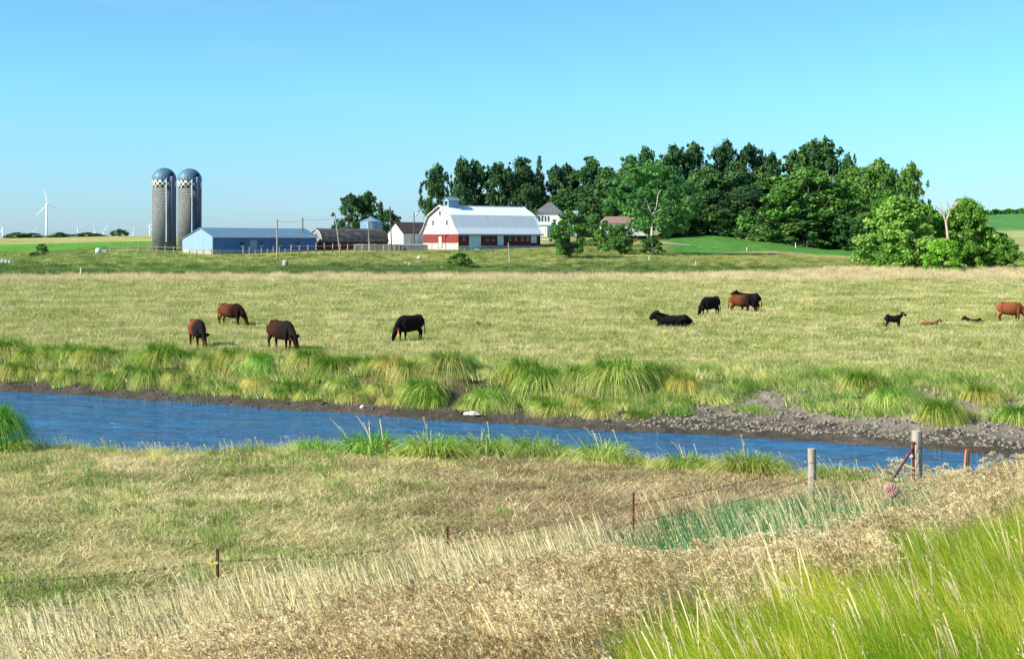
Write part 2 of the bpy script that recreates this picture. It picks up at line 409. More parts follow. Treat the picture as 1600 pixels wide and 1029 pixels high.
# keep the sheet to the channel so that it is nowhere under the far hills
xs = np.linspace(-120, 60, 91); mb = MB(); vs = []; fs = []
for i, x in enumerate(xs):
    a = float(np.interp(x, NW[:, 0], NW[:, 1]))-3; b = float(np.interp(x, FW[:, 0], FW[:, 1]))+3
    vs += [(x, a, -1.3), (x, b, -1.3)]
    if i: fs.append((2*i-2, 2*i, 2*i+1, 2*i-1))
mb.add(vs, fs); wo_ = mb.build('water', M_water); tag(wo_, kind='structure')

# driveway in front of the lawn
M_gravel = pmat('gravel', (.55, .53, .48), (.42, .40, .36), 1.5, bump=.4)
def strip(name, pts, wd, mat, dz=.06):
    vs = []; fs = []
    for i, (u, Y) in enumerate(pts):
        x = ux(u, Y)
        for k, s in enumerate((-1, 1)):
            vs.append((x+.0*s, Y+s*wd/2, 0))
        if i: fs.append((2*i-2, 2*i, 2*i+1, 2*i-1))
    vs = [(x, y, h(x, y)+dz) for x, y, _ in vs]
    mb = MB(); mb.add(vs, fs); o = mb.build(name, mat); tag(o, kind='structure'); return o
strip('path', [(820, 402), (840, 400), (858, 396), (880, 392), (896, 388)], 9, M_gravel, .12)
strip('path', [(1034, 400), (1044, 397), (1054, 394), (1064, 391), (1078, 387)], 4, M_gravel, .15)

# ------------------------------------------------------------------ buildings
def zat(v, Y): return CZ-(v-HZ)*Y/F
M_white_old = pmat('weathered_white_boards', (.70, .70, .70), (.17, .17, .19), 1.9, bump=.3, stretch=(1, .45, 4.5), contrast=(.46, .60), rough=.8)
M_white = pmat('white_paint', (.80, .80, .78), (.70, .70, .68), .8)
M_red = pmat('red_brick', (.24, .04, .03), (.17, .032, .025), 2.5, bump=.3, stretch=(1, 1, 3))
M_redold = pmat('old_red_boards', (.20, .03, .025), (.10, .02, .02), 1.5, bump=.3)
M_conc = pmat('rough_concrete', (.50, .48, .45), (.34, .32, .30), 1.3, bump=.5)
M_roofmetal = pmat('galvanized_roof', (.78, .80, .82), (.70, .73, .76), .6, rough=.6, metal=0, stretch=(3, .4, .4))
M_bluemetal = pmat('blue_grey_siding', (.26, .38, .50), (.22, .33, .46), .8, rough=.5, stretch=(4, 4, .3))
M_blueroof = pmat('blue_grey_metal_roof', (.20, .32, .42), (.16, .27, .37), .6, rough=.42, metal=.2, stretch=(3, .3, .3))
M_bluedark = pmat('shaded_siding_and_door_blue', (.08, .17, .40), (.065, .14, .33), .5, rough=.6)
M_bluedoor = pmat('pale_blue_door', (.50, .66, .78), (.44, .60, .72), 1.0, rough=.6)
M_black = pmat('dark_opening', (.012, .012, .014), (.02, .02, .02), 1)
M_glass = pmat('window_glass', (.03, .04, .05), None, rough=.1, spec=.6)
M_mossroof = pmat('mossy_dark_shingles', (.055, .05, .05), (.13, .13, .12), .7, bump=.5, contrast=(.5, .7))
M_darkroof = pmat('dark_brown_shingles', (.035, .028, .03), (.06, .05, .05), 1.5, bump=.3)
M_greyroof = pmat('grey_shingles', (.15, .155, .16), (.10, .105, .11), 1.5, bump=.3)
M_brownroof = pmat('brown_shingles', (.30, .19, .15), (.24, .15, .12), 1.5, bump=.3)
M_wood = pmat('weathered_wood', (.42, .37, .30), (.26, .22, .18), 6, bump=.6, stretch=(1, 1, .12))
M_wooddark = pmat('dark_wood', (.16, .13, .10), (.09, .07, .06), 5, bump=.5, stretch=(1, 1, .12))
M_palewood = pmat('bleached_wood', (.42, .39, .33), (.28, .25, .21), 5, bump=.4, stretch=(1, 1, .15))
M_rust = pmat('rusty_steel', (.20, .045, .03), (.10, .03, .025), 14, bump=.3, rough=.7)
M_wire = pmat('wire_steel', (.10, .085, .075), (.16, .12, .09), 20, rough=.5, metal=.5)
M_binmetal = pmat('corrugated_bin_steel', (.22, .36, .50), (.17, .29, .43), 1.0, rough=.4, metal=.35, stretch=(.4, .4, 4))
M_trimblue = pmat('blue_white_trim', (.62, .70, .78), (.55, .63, .72), 1)


PHI = math.radians(38)
# --- big gambrel barn
bx, bY = ux(716, 345), 345.0
zb = zat(389.5, bY)
barn = tag(empty('gambrel_barn', (bx, bY, zb), PHI), 'big barn with white gambrel gable over red brick and long silver roof', 'barn')
BL, BW = 26.0, 15.4
ke, kk, kp = 3.75, 8.3, 10.7      # eave, kink, peak heights
mb = MB(); mb.prism_x([(0, -1.5), (BW, -1.5), (BW, 1.55), (0, 1.55)], 0, BL); mb.build('foundation', M_conc, barn)
mb = MB(); mb.prism_x([(.04, 1.55), (BW-.04, 1.55), (BW-.04, ke), (.04, ke)], .04, BL-.04); mb.build('brick_wall', M_red, barn)
MB().box(.06, BL-.06, -.02, .035, .9, ke-.1).build('shaded_side_sheet', pmat('shaded_brick_maroon', (.14, .024, .022), (.08, .018, .018), 2, stretch=(3, 1, .4)), barn)  # thin sheet over the brick; the long wall's shade is painted into its colour
mb = MB(); gp = [(-.02, ke), (BW+.02, ke), (BW-.75, 5.1), (BW-2.8, kk), (BW/2, kp), (2.8, kk), (.75, 5.1)]
mb.prism_x(gp, -.02, BL+.02); mb.build('gable_wall', M_white_old, barn)
rp = [(-.75, ke-.12), (.66, 5.2), (2.72, kk+.05), (BW/2, kp+.08), (BW-2.72, kk+.05), (BW-.66, 5.2), (BW+.75, ke-.12)]
mb = MB(); mb.roof_x(rp, .18, -.55, BL+.45)
roof = mb.build('roof', M_roofmetal, barn)
# dark verge shadow board and white trim along the gable edge
mb = MB(); mb.roof_x([(y, z-.22) for y, z in rp], .20, -.50, -.36); mb.build('verge_board', M_wooddark, barn)
mb = MB(); mb.roof_x([(y, z+.19) for y, z in rp], .10, BL+.2, BL+.47); mb.build('verge_flashing', M_white, barn)
mb = MB(); mb.box(-.1, BL+.1, BW/2-.25, BW/2+.25, kp+.24, kp+.34); mb.build('ridge_cap', M_white, barn)
mb = MB(); mb.box(-.5, BL+.4, -.80, -.72, ke-.32, ke+.02); mb.build('eave_fascia', M_bluemetal, barn)
for (yy, zz) in ((BW/2, 8.95), (BW/2-3.0, 6.6), (BW/2+3.0, 6.6)):
    w = MB().box(-.10, -.025, yy-.28, yy+.28, zz-.6, zz+.6).build('window', M_black, barn)
    MB().box(-.06, -.022, yy-.36, yy+.36, zz-.68, zz+.68).build('frame', M_trimblue, w)
dr = MB().box(-.10, .03, BW/2-.1-.55, BW/2-.1+.55, .35, 3.1).build('door', M_white, barn)
MB().box(-.06, -.001, BW/2-.95, BW/2+.75, .3, 3.3).build('frame', M_redold, dr)
for (a, b, lo) in ((3.4, 6.7, .25), (12.2, 13.8, 1.0), (23.0, 24.5, 1.6)):
    d = MB().box(a, b, -.16, .02, lo, ke-.33).build('door', M_bluedoor, barn)
    MB().box(a-.14, b+.14, -.10, -.002, lo, ke-.33).build('frame', M_white, d)
for a in (1.3, 8.5, 10.3, 15.6, 17.5, 19.6, 21.4):
    w = MB().box(a, a+.8, -.05, .03, 2.3, 3.3).build('window', M_glass, barn)
    f = MB(); f.box(a-.08, a+.88, -.09, .03, 2.2, 2.295); f.build('sill', M_trimblue, w)
cup = MB().box(1.8, 5.0, BW/2-1.1, BW/2+1.1, kp-.4, kp+1.55).build('cupola', M_bluemetal, barn)
mb = MB(); mb.prism_x([(BW/2-1.1, kp+1.55), (BW/2+1.1, kp+1.55), (BW/2, kp+2.2)], 1.8, 5.0); mb.build('gable', M_bluemetal, cup)
mb = MB(); mb.roof_x([(BW/2-1.5, kp+1.38), (BW/2, kp+2.25), (BW/2+1.5, kp+1.38)], .1, 1.5, 5.3); mb.build('roof', M_blueroof, cup)
mb = MB(); mb.box(1.76, 1.795, BW/2-.6, BW/2+.6, kp+.4, kp+1.3); mb.build('louver', M_black, cup)
# stones along the foot of the long wall
r_ = random.Random(5)
def rock_mesh(mb, c, r):
    n = 7; vs = []
    for j, (rr, zz) in enumerate(((.8, -.5), (1, 0), (.75, .55), (.25, .8))):
        for k in range(n):
            t = 2*PI*k/n+j*.3; q = r*rr*(.75+.5*r_.random()); vs.append((c[0]+q*math.cos(t), c[1]+q*math.sin(t)*.8, c[2]+r*zz*(.8+.4*r_.random())))
    fs = [(i*n+k, i*n+(k+1) % n, (i+1)*n+(k+1) % n, (i+1)*n+k) for i in range(3) for k in range(n)]+[tuple(3*n+k for k in range(n))]
    mb.add(vs, fs)
M_lime = pmat('pale_limestone', (.68, .66, .60), (.48, .46, .42), 3, bump=.4)
mb = MB()
for i in range(60):
    a = r_.uniform(1, BL); pa = (bx+a*math.cos(PHI)+.9*math.sin(PHI)*r_.uniform(.8, 2), bY+a*math.sin(PHI)-.9*math.cos(PHI)*r_.uniform(.8, 2))
    rock_mesh(mb, (pa[0], pa[1], h(*pa)+.1), r_.uniform(.12, .3))
o = mb.build('rubble', M_lime); tag(o, 'scattered pale stones along the foot of the long barn wall', 'rubble', kind='stuff')

# --- blue long shed
sY = 312.0; sx = ux(332, sY); zs = zat(394, sY)
shed = tag(empty('metal_shed', (sx, sY, zs), math.radians(48)), 'long low blue steel shed with pale gable end beside the silos', 'shed')
SL, SW = 29.9, 11.6; a0, a1, a2 = 3.45, 5.35, 2.9
mb = MB(); mb.box(-.03, SL+.03, -.03, SW+.03, -1.6, .55); mb.build('foundation', M_conc, shed)
gpr = [(0, .55), (SW, .55), (SW, a2), (4.4, a1), (0, a0)]
mb = MB(); mb.prism_x(gpr, .25, SL); mb.build('wall', M_bluedark, shed)  # shade of the long side is put into this darker blue
mb = MB(); mb.prism_x(gpr, 0, .25); mb.build('gable_wall', M_bluemetal, shed)  # same siding, with sunlight on the end painted in as paler blue
mb = MB(); mb.roof_x([(-.45, a0-.18), (4.4, a1+.03), (SW+.3, a2-.05)], .12, -.25, SL+.3); mb.build('roof', M_blueroof, shed)
mb = MB(); mb.box(-.2, SL+.2, -.50, -.45, a0-.22, a0+.02); mb.build('gutter', M_trimblue, shed)
mb = MB(); mb.box(-.06, -.003, SW-.16, SW, -.3, a2-.02); mb.build('corner_trim', M_redold, shed)
for a in (7.5, 13.0, 18.5, 23.5):
    w = MB().box(a, a+1.2, -.05, .02, 1.5, 2.3).build('window', M_glass, shed)
    f = MB(); f.box(a-.08, a+1.28, -.08, .02, 1.38, 1.495); f.build('sill', M_trimblue, w)
d = MB().box(10.2, 12.2, -.08, .02, .6, 2.7).build('door', M_bluemetal, shed)

# --- small mossy gambrel barn
gY = 337.0; gx = ux(505, gY); zg = zat(390.5, gY)
sb = tag(empty('old_barn', (gx, gY, zg), math.radians(30)), 'low old red barn with mossy dark curved roof behind the corral fence', 'barn')
GL, GW = 17.0, 8.6
mb = MB(); mb.prism_x([(0, -1.2), (GW, -1.2), (GW, 2.15), (0, 2.15)], 0, GL); mb.build('wall', M_redold, sb)
prof = [(0, 2.15), (GW, 2.15), (GW-.5, 3.1), (GW-1.9, 4.4), (GW/2, 5.0), (1.9, 4.4), (.5, 3.1)]
mb = MB(); mb.prism_x(prof, -.01, GL); mb.build('gable_wall', pmat('grey_boards', (.35, .36, .38), (.18, .18, .2), 3, stretch=(1, 3, .3)), sb)
mb = MB(); rr = [(-.35, 1.85), (.0, 2.5), (.42, 3.2), (1.0, 3.85), (1.85, 4.5), (GW/2, 5.1), (GW-1.85, 4.5), (GW-.42, 3.2), (GW+.3, 1.9)]
mb.roof_x(rr, .14, -.3, GL+.2); mb.build('roof', M_mossroof, sb)
mb = MB(); mb.roof_x([(y, z-.12) for y, z in rr], .11, -.35, -.31); mb.build('verge_board', M_white, sb)
w = MB().box(-.06, -.015, GW/2-.5, GW/2+.3, 3.1, 3.9).build('window', M_black, sb)
mb = MB(); mb.box(5.2, 5.7, GW/2-.2, GW/2+.2, 5.0, 5.7); mb.build('roof_vent', M_wooddark, sb)

# --- grain bin
gbY = 372.0; gbx = ux(580, gbY); r0 = 17.2*gbY/F
gb = tag(empty('grain_bin', (gbx, gbY, h(gbx, gbY)-.3)), 'round blue steel grain bin with conical lid behind the mossy barn', 'grain bin')
hb = zat(346.5, gbY)-gb.location.z
pf = []
k = 0; z = 0
while z < hb:
    pf.append((r0+(.035 if k % 2 else 0), z)); z += .35; k += 1
pf.append((r0, hb)); MB().lathe(pf, 36).build('wall', M_binmetal, gb, smooth=True)
mb = MB(); mb.lathe([(r0+.12, hb-.05), (r0+.12, hb+.03), (.45, hb+1.15), (.45, hb+1.35), (.05, hb+1.4)], 36); mb.build('lid', M_blueroof, gb)
mb = MB(); mb.box(-.9, -.45, -r0-.1, -r0+.15, 0, hb); mb.build('ladder', M_trimblue, gb)

# --- white shed with dark roof
wY = 358.0; wx = ux(630, wY); zw = h(wx, wY)-.2
ws = tag(empty('white_shed', (wx, wY, zw), math.radians(33)), 'small white shed with dark brown roof left of the big barn', 'shed')
e = zat(364, wY)-zw; pk = zat(347.5, wY)-zw
mb = MB(); mb.prism_x([(0, -1), (8.2, -1), (8.2, e), (4.1, pk-.15), (0, e)], 0, 9.5); mb.build('wall', M_white, ws)
mb = MB(); mb.roof_x([(-.35, e-.15), (4.1, pk), (8.55, e-.15)], .15, -.3, 9.7); mb.build('roof', M_darkroof, ws)
for a in (2.2, 4.4, 6.6):
    MB().box(a, a+.9, -.05, .02, 1.0, e-.45).build('door', M_bluedoor, ws)

# --- farmhouse
hY = 432.0; hx = ux(866, hY); zh = zat(368, hY)
fh = tag(empty('farmhouse', (hx, hY, zh), math.radians(-8)), 'white two storey farmhouse with grey hipped roof behind the big barn', 'house')
hw, hd, eh = 8.2, 9.0, 6.9
mb = MB(); mb.box(-6.0, hw-6, 0, hd, -1, eh); mb.build('wall', M_white, fh)
ov = .45
mb = MB(); x0, x1, y0, y1 = -6-ov, hw-6+ov, -ov, hd+ov; cx, cy = (x0+x1)/2, (y0+y1)/2
mb.add([(x0, y0, eh-.1), (x1, y0, eh-.1), (x1, y1, eh-.1), (x0, y1, eh-.1), (cx-.5, cy, eh+3.4), (cx+.5, cy, eh+3.4), (x0, y0, eh+.1), (x1, y0, eh+.1), (x1, y1, eh+.1), (x0, y1, eh+.1)],
       [(3, 2, 1, 0), (0, 1, 7, 6), (1, 2, 8, 7), (2, 3, 9, 8), (3, 0, 6, 9), (6, 7, 5, 4), (7, 8, 5), (8, 9, 4, 5), (9, 6, 4)])
rf = mb.build('roof', M_greyroof, fh)
MB().box(-3.1, -2.5, cy+1.1, cy+1.7, eh+1.2, eh+4.1).build('chimney', M_redold, rf)
for k in range(4):
    xx = -4.9+k*.95
    w = MB().box(xx, xx+.55, -.06, .02, 4.3, 6.0).build('window', M_glass, fh)
    MB().box(xx-.06, xx+.61, -.10, .01, 4.18, 4.295).build('sill', M_trimblue, w)
g_ = MB().box(-6.0, 2.0, -2.6, -.01, -1, 3.1).build('garage', M_white, fh)
MB().box(-6.3, 2.2, -2.9, 0, 3.1, 3.3).build('roof', M_bluemetal, g_)
MB().box(-1.9, .9, -2.66, -2.605, -.1, 2.75).build('door', M_bluedark, g_)
MB().box(-5.6, -2.4, -2.66, -2.605, .1, 2.6).build('garage_door', pmat('cream', (.7, .68, .6), (.66, .64, .56), 1), g_)
# annex seen through the trees
ax_ = MB().box(2.8, 6.6, 2.5, 9, -1, 6.0).build('annex', M_white, fh)
mb = MB(); mb.roof_x([(2.1, 5.9), (5.75, 7.6), (9.4, 5.9)], .15, 2.5, 6.9); mb.build('roof', M_bluemetal, ax_)

# --- bungalow
cY = 424.0; cx_ = ux(978, cY); zc_ = zat(363, cY)
bg_ = tag(empty('bungalow', (cx_, cY, zc_), math.radians(6)), 'low white bungalow with brown roof half hidden by trees', 'house')
mb = MB(); mb.box(-6.6, 6.6, 0, 8, -1, 2.7); mb.build('wall', M_white, bg_)
mb = MB(); x0, x1, y0, y1 = -7.1, 7.1, -.5, 8.5; e = 2.65
mb.add([(x0, y0, e), (x1, y0, e), (x1, y1, e), (x0, y1, e), (-5.4, 4, e+2.2), (5.4, 4, e+2.2), (x0, y0, e+.15), (x1, y0, e+.15), (x1, y1, e+.15), (x0, y1, e+.15)],
       [(3, 2, 1, 0), (0, 1, 7, 6), (1, 2, 8, 7), (2, 3, 9, 8), (3, 0, 6, 9), (6, 7, 5, 4), (7, 8, 5), (8, 9, 4, 5), (9, 6, 4)])
mb.build('roof', M_brownroof, bg_)
for a in (-5.6, -3.2, .6, 4.0):
    w = MB().box(a, a+1.1, -.06, .02, 1.0, 2.1).build('window', M_glass, bg_); MB().box(a-.06, a+1.16, -.1, .01, .9, .995).build('sill', M_trimblue, w)
MB().box(-1.3, -.4, -.07, .02, -.1, 2.1).build('door', M_bluedark, bg_)

# --- silos
M_stave = pmat('concrete_staves', (.20, .212, .212), (.115, .122, .125), 2.2, bump=.35, stretch=(1, 1, .7), contrast=(.3, .7), c3=(.13, .13, .125), s3=.25)
def checker_mat():
    m, nt, N, L = new_mat('checkered_staves')
    out = N.new('ShaderNodeOutputMaterial'); p = N.new('ShaderNodeBsdfPrincipled'); p.inputs['Roughness'].default_value = .8; L.new(p.outputs[0], out.inputs[0])
    tc = N.new('ShaderNodeTexCoord'); sp = N.new('ShaderNodeSeparateXYZ'); L.new(tc.outputs['Object'], sp.inputs[0])
    at = N.new('ShaderNodeMath'); at.operation = 'ARCTAN2'; L.new(sp.outputs[1], at.inputs[0]); L.new(sp.outputs[0], at.inputs[1])
    mu = N.new('ShaderNodeMath'); mu.operation = 'MULTIPLY_ADD'; mu.inputs[1].default_value = 28/(2*PI); mu.inputs[2].default_value = 100; L.new(at.outputs[0], mu.inputs[0])
    zz = N.new('ShaderNodeMath'); zz.operation = 'MULTIPLY_ADD'; zz.inputs[1].default_value = 1/.62; zz.inputs[2].default_value = 100; L.new(sp.outputs[2], zz.inputs[0])
    f1 = N.new('ShaderNodeMath'); f1.operation = 'FLOOR'; L.new(mu.outputs[0], f1.inputs[0]); f2 = N.new('ShaderNodeMath'); f2.operation = 'FLOOR'; L.new(zz.outputs[0], f2.inputs[0])
    ad = N.new('ShaderNodeMath'); ad.operation = 'ADD'; L.new(f1.outputs[0], ad.inputs[0]); L.new(f2.outputs[0], ad.inputs[1])
    md = N.new('ShaderNodeMath'); md.operation = 'MODULO'; md.inputs[1].default_value = 2; L.new(ad.outputs[0], md.inputs[0])
    mx = N.new('ShaderNodeMix'); mx.data_type = 'RGBA'; mx.inputs[6].default_value = (.75, .75, .70, 1); mx.inputs[7].default_value = (.05, .055, .06, 1)
    L.new(md.outputs[0], mx.inputs[0]); L.new(mx.outputs[2], p.inputs['Base Color']); return m
M_check = checker_mat()
M_dome = pmat('silo_dome_steel', (.10, .19, .27), (.08, .155, .22), 1, rough=.55, metal=.2)
M_chute = pmat('silo_chute_steel', (.10, .12, .24), (.08, .10, .19), 1, rough=.4, metal=.3)
M_hoop = pmat('silo_hoop', (.22, .20, .19), (.16, .14, .13), 4)
def silo(u, Y, vtop, vbase, label):
    x = ux(u, Y); z0 = zat(vbase, Y)
    s = tag(empty('silo', (x, Y, z0)), label, 'silo', 'farm silos')
    R = 18.4*Y/F; ztop = zat(vtop, Y)-z0; zd = ztop-R*1.06
    MB().lathe([(R, -1.0), (R, zd-1.86)], 48).build('wall', M_stave, s, smooth=True)
    o = MB().lathe([(R+.01, 0), (R+.01, 1.24), (R+.01, 1.86)], 48).build('checkered_band', M_check, s, smooth=True); o.location = (0, 0, zd-1.86)
    hp = MB(); z = 1.0
    while z < zd-2.0:
        base = [(R+.0, z-.025), (R+.035, z), (R+.0, z+.025)]
        n = 40
        vs = [(rr*math.cos(2*PI*k/n), rr*math.sin(2*PI*k/n), zz) for rr, zz in base for k in range(n)]
        hp.add(vs, [(i*n+k, i*n+(k+1) % n, (i+1)*n+(k+1) % n, (i+1)*n+k) for i in range(2) for k in range(n)])
        z += .75
    hp.build('hoop', M_hoop, s)
    pf = [(R+.1, zd-.03), (R+.1, zd+.05)]+[(R*math.cos(a)+.08*(math.cos(a)), zd+.05+R*1.0*math.sin(a)) for a in np.linspace(.05, PI/2-.06, 9)]
    dm = MB().lathe(pf, 24).build('dome', M_dome, s)
    # unloading chute on the right-front, with roofed opening in the dome
    a = math.radians(-38); cxx, cyy = (R+.25)*math.cos(a), (R+.25)*math.sin(a)
    MB().lathe([(.52, 1.2), (.52, zd+.4), (.4, zd+.75)], 14, (cxx, cyy)).build('chute', M_chute, s, smooth=True)
    ca, sa = math.cos(a), math.sin(a)
    mb = MB(); pts = [(-.42, 0), (.42, 0), (.42, 1.15), (-.42, 1.15)]
    vs = [((R*.62)*ca-y*sa, (R*.62)*sa+y*ca, zd+.3+z) for y, z in pts]+[((R*1.0)*ca-y*sa, (R*1.0)*sa+y*ca, zd+.3+z) for y, z in pts]
    mb.add(vs, [(0, 1, 2, 3), (7, 6, 5, 4), (0, 4, 5, 1), (1, 5, 6, 2), (2, 6, 7, 3), (3, 7, 4, 0)]); mb.build('hatch', M_black, s)
    a2 = math.radians(-66); mb = MB(); mb.tube([((R+.12)*math.cos(a2), (R+.12)*math.sin(a2), 1.5), ((R+.12)*math.cos(a2), (R+.12)*math.sin(a2), zd+.2)], .12, 8)
    mb.build('fill_pipe', M_roofmetal, s)
    return s
silo(256.5, 322, 261.5, 388.5, 'left concrete silo, its base in full view, with checkered band under a steel dome')
silo(296.3, 330, 262.5, 388, 'right concrete silo, its foot hidden behind the blue shed gable')

# --- corral fence in front of sheds
def fence(name, pts, label, post_h, spacing, rails, mat, railmat=None, pr=.09, jitter=.15, cat='fence', boards=None):
    """pts in (u, Y); posts are children, rails another"""
    P = [(ux(u, Y), Y) for u, Y in pts]; x0, y0 = P[0]
    root = tag(empty(name, (x0, y0, h(x0, y0))), label, cat)
    rr = random.Random(int(x0*10)); spots = []
    for (ax, ay), (bx_, by_) in zip(P[:-1], P[1:]):
        d = math.hypot(bx_-ax, by_-ay); n = max(1, int(d/spacing))
        for k in range(n): spots.append((ax+(bx_-ax)*k/n, ay+(by_-ay)*k/n))
    spots.append(P[-1])
    for (x, y) in spots:
        hh = post_h*(1+rr.uniform(-jitter, jitter)); z = h(x, y)
        ln = rr.uniform(-.07, .07)
        MB().tube([(0, 0, -.4), (ln*.5, 0, hh*.5), (ln, 0, hh)], [pr*1.1, pr, pr*.85], 7).build('post', mat, root, loc=(x-x0, y-y0, z-root.location.z))
    for fr in rails:
        mb = MB()
        for (ax, ay), (bx_, by_) in zip(spots[:-1], spots[1:]):
            mb.tube([(ax-x0, ay-y0-pr*1.2, h(ax, ay)-root.location.z+fr*post_h), (bx_-x0, by_-y0-pr*1.2, h(bx_, by_)-root.location.z+fr*post_h*(1+rr.uniform(-.05, .05)))], .045, 4)
        mb.build('rail', railmat or mat, root)
    return root
fence('corral_fence', [(455, 318), (520, 322), (600, 330), (655, 340)], 'rough pole fence running in front of the red barn and white shed', 2.0, 1.7, (.35, .8), M_palewood, M_wood, pr=.13, jitter=.22)
fence('corral_fence', [(380, 312), (455, 318)], 'dense pole fence in front of the blue shed long wall', 1.55, 1.3, (.5,), M_palewood, M_wood, pr=.10, jitter=.3)
fence('rail_fence', [(172, 321), (200, 319), (232, 317), (285, 311)], 'white rail fence at the foot of the silos', 1.7, 2.7, (.35, .8), M_palewood, M_palewood, pr=.09)
fence('board_fence', [(296, 309), (330, 309), (345, 308)], 'low board fence against the pale shed gable', 1.2, 1.4, (.5, .85), M_wooddark, M_wooddark, pr=.08)
# plank windbreak behind the pole fence
wb = tag(empty('plank_windbreak', (ux(552, 334), 334, h(ux(552, 334), 334)), math.radians(4)), 'grey plank windbreak standing in front of the mossy barn', 'windbreak')
mb = MB()
for k in range(42):
    mb.box(k*.42, k*.42+.415, 0, .05+.02*(k%2), 0, 1.5+.12*math.sin(k*7))
mb.build('plank', pmat('grey_planks', (.22, .21, .20), (.12, .12, .12), 4, stretch=(1, 1, .2)), wb)
mb = MB(); mb.box(0, 17.6, -.08, -.005, 1.35, 1.5); mb.build('cap_rail', M_trimblue, wb)

# --- poles
def pole(u, vt, vb, Y, label, lean=0.0, r=.13, mat=None, arm=False, name='utility_pole', cat='pole', lamp=False):
    x = ux(u, Y); z = h(x, Y); H_ = zat(vt, Y)-z
    root = tag(empty(name, (x, Y, z)), label, cat)
    MB().tube([(0, 0, -.5), (lean*.5, 0, H_*.5), (lean, 0, H_)], [r*1.15, r, r*.8], 8).build('shaft', mat or M_wooddark, root)
    MB().tube([(lean*.93-.22, -.02, H_*.93), (lean*.93+.22, -.02, H_*.93)], .05, 6).build('bracket', M_wooddark, root)
    if lamp: MB().lathe([(.02, 0), (.28, .1), (.32, .35), (.1, .5)], 10).build('lamp_head', M_trimblue, root, loc=(lean+.55, 0, H_-.75))
    return root
pole(433, 342, 398, 300, 'tall pale pole standing before the blue shed long wall', r=.17, mat=M_palewood)
pole(473, 340, 370, 334, 'dark pole rising behind the right end of the blue shed', r=.15)
pole(532, 333, 390, 318, 'leaning pale pole left of the grain bin', lean=-1.3, r=.15, mat=M_palewood)
pole(577, 345, 386, 328, 'thin grey pole in front of the grain bin', lean=-.25, r=.12, mat=M_wood)
pole(612, 322, 384, 334, 'tall dark pole in front of the white shed gable', lean=-.4, r=.17)
pole(647, 332, 366, 346, 'dark pole with yard lamp between white shed and big barn', r=.14, lamp=True)
pole(797, 379, 411, 290, 'short bleached post leaning on the slope before the big barn', lean=-.35, r=.14, mat=M_palewood, name='bleached_post', cat='post')
pole(675, 378, 389, 331, 'thin dark post before the big barn gable', r=.06, name='thin_post', cat='post')

# overhead wire between poles
def wire(a, b, sag, r, name, label, cat='wire'):
    pts = []
    for i in range(13):
        t = i/12; pts.append((a[0]+(b[0]-a[0])*t, a[1]+(b[1]-a[1])*t, a[2]+(b[2]-a[2])*t-4*sag*t*(1-t)))
    o0 = Vector(a); mb = MB().tube([Vector(p)-o0 for p in pts], r, 4); o = mb.build(name, M_wire, loc=a); tag(o, label, cat); return o
def top(u, v, Y): return (ux(u, Y), Y, zat(v, Y))
wire(top(433, 345, 300), top(473, 343, 334), .5, .025, 'overhead_wire', 'thin wire between the pale pole and the dark pole above the blue shed')
wire(top(473, 343, 334), top(611, 325, 334), .9, .025, 'overhead_wire', 'thin wire from the blue shed pole to the pole before the white shed')

# --- little things on the slope
def small_post(u, Y, hh, mat, r, label, group=None):
    x = ux(u, Y); o = MB().tube([(0, 0, -.3), (.02, 0, hh*.5), (0, 0, hh)], [r, r*.95, r*.9], 7).build('fence_post', mat, loc=(x, Y, h(x, Y))); tag(o, label, 'post', group)
GRP = 'posts along the foot of the left slope'
small_post(48, 236, .75, M_wooddark, .09, 'leftmost small dark post at the foot of the left slope', GRP)
small_post(59, 236, 1.0, M_wooddark, .13, 'thick dark post at the foot of the left slope', GRP)
small_post(73, 237, .8, M_wood, .07, 'thin grey post just right of the thick dark post, left slope', GRP)
small_post(90, 234, .8, M_palewood, .05, 'very thin pale post between the thick dark and white posts', GRP)
small_post(126, 239, 1.15, M_white, .10, 'short white post at the foot of the left slope', GRP)
small_post(571, 236, .6, M_white, .06, 'tiny white stake at the foot of the slope below the sheds', GRP)
small_post(1014, 300, 1.0, M_white, .09, 'pale stub post just left of the white limbed tree base', 'posts on the right slope')
small_post(1060, 288, .9, M_palewood, .08, 'pale post right of the white limbed tree', 'posts on the right slope')
small_post(1087, 290, 1.0, M_white, .07, 'white post right of the tree shadow, on the dark slope', 'posts on the right slope')
small_post(1167, 362, 1.0, M_white, .10, 'small white post on the mown lawn', 'posts on the right slope')
small_post(1243, 400, 1.5, M_white, .13, 'white post before the bright green round tree', 'posts on the right slope')
# barrel
bY_ = 272.0; b = tag(empty('barrel', (ux(446, bY_), bY_, h(ux(446, bY_), bY_))), 'pale weathered stump-like barrel on the slope below the blue shed', 'barrel')
MB().lathe([(.5, 0), (.56, .3), (.58, .6), (.55, .95), (.5, 1.2)], 16).build('body', M_conc, b, smooth=True)
MB().lathe([(.6, .28), (.6, .36)], 16).build('hoop', M_hoop, b); MB().lathe([(.61, .82), (.61, .9)], 16).build('hoop', M_hoop, b)
def rock(u, Y, r, label, mat=None, name='rock'):
    x = ux(u, Y); mb = MB(); rock_mesh(mb, (0, 0, 0), r); o = mb.build(name, mat or M_lime, loc=(x, Y, h(x, Y)+r*.2)); tag(o, label, 'rock'); return o
rock(655, 303, .55, 'larger pale rock on the slope below the barn gable')
rock(634, 287, .35, 'pale rock left of the larger one on the slope below the barn')
rock(640, 280, .38, 'lowest pale rock on the slope below the barn gable')
rock(690, 272, .22, 'small pale rock at the foot of the slope left of the bush')
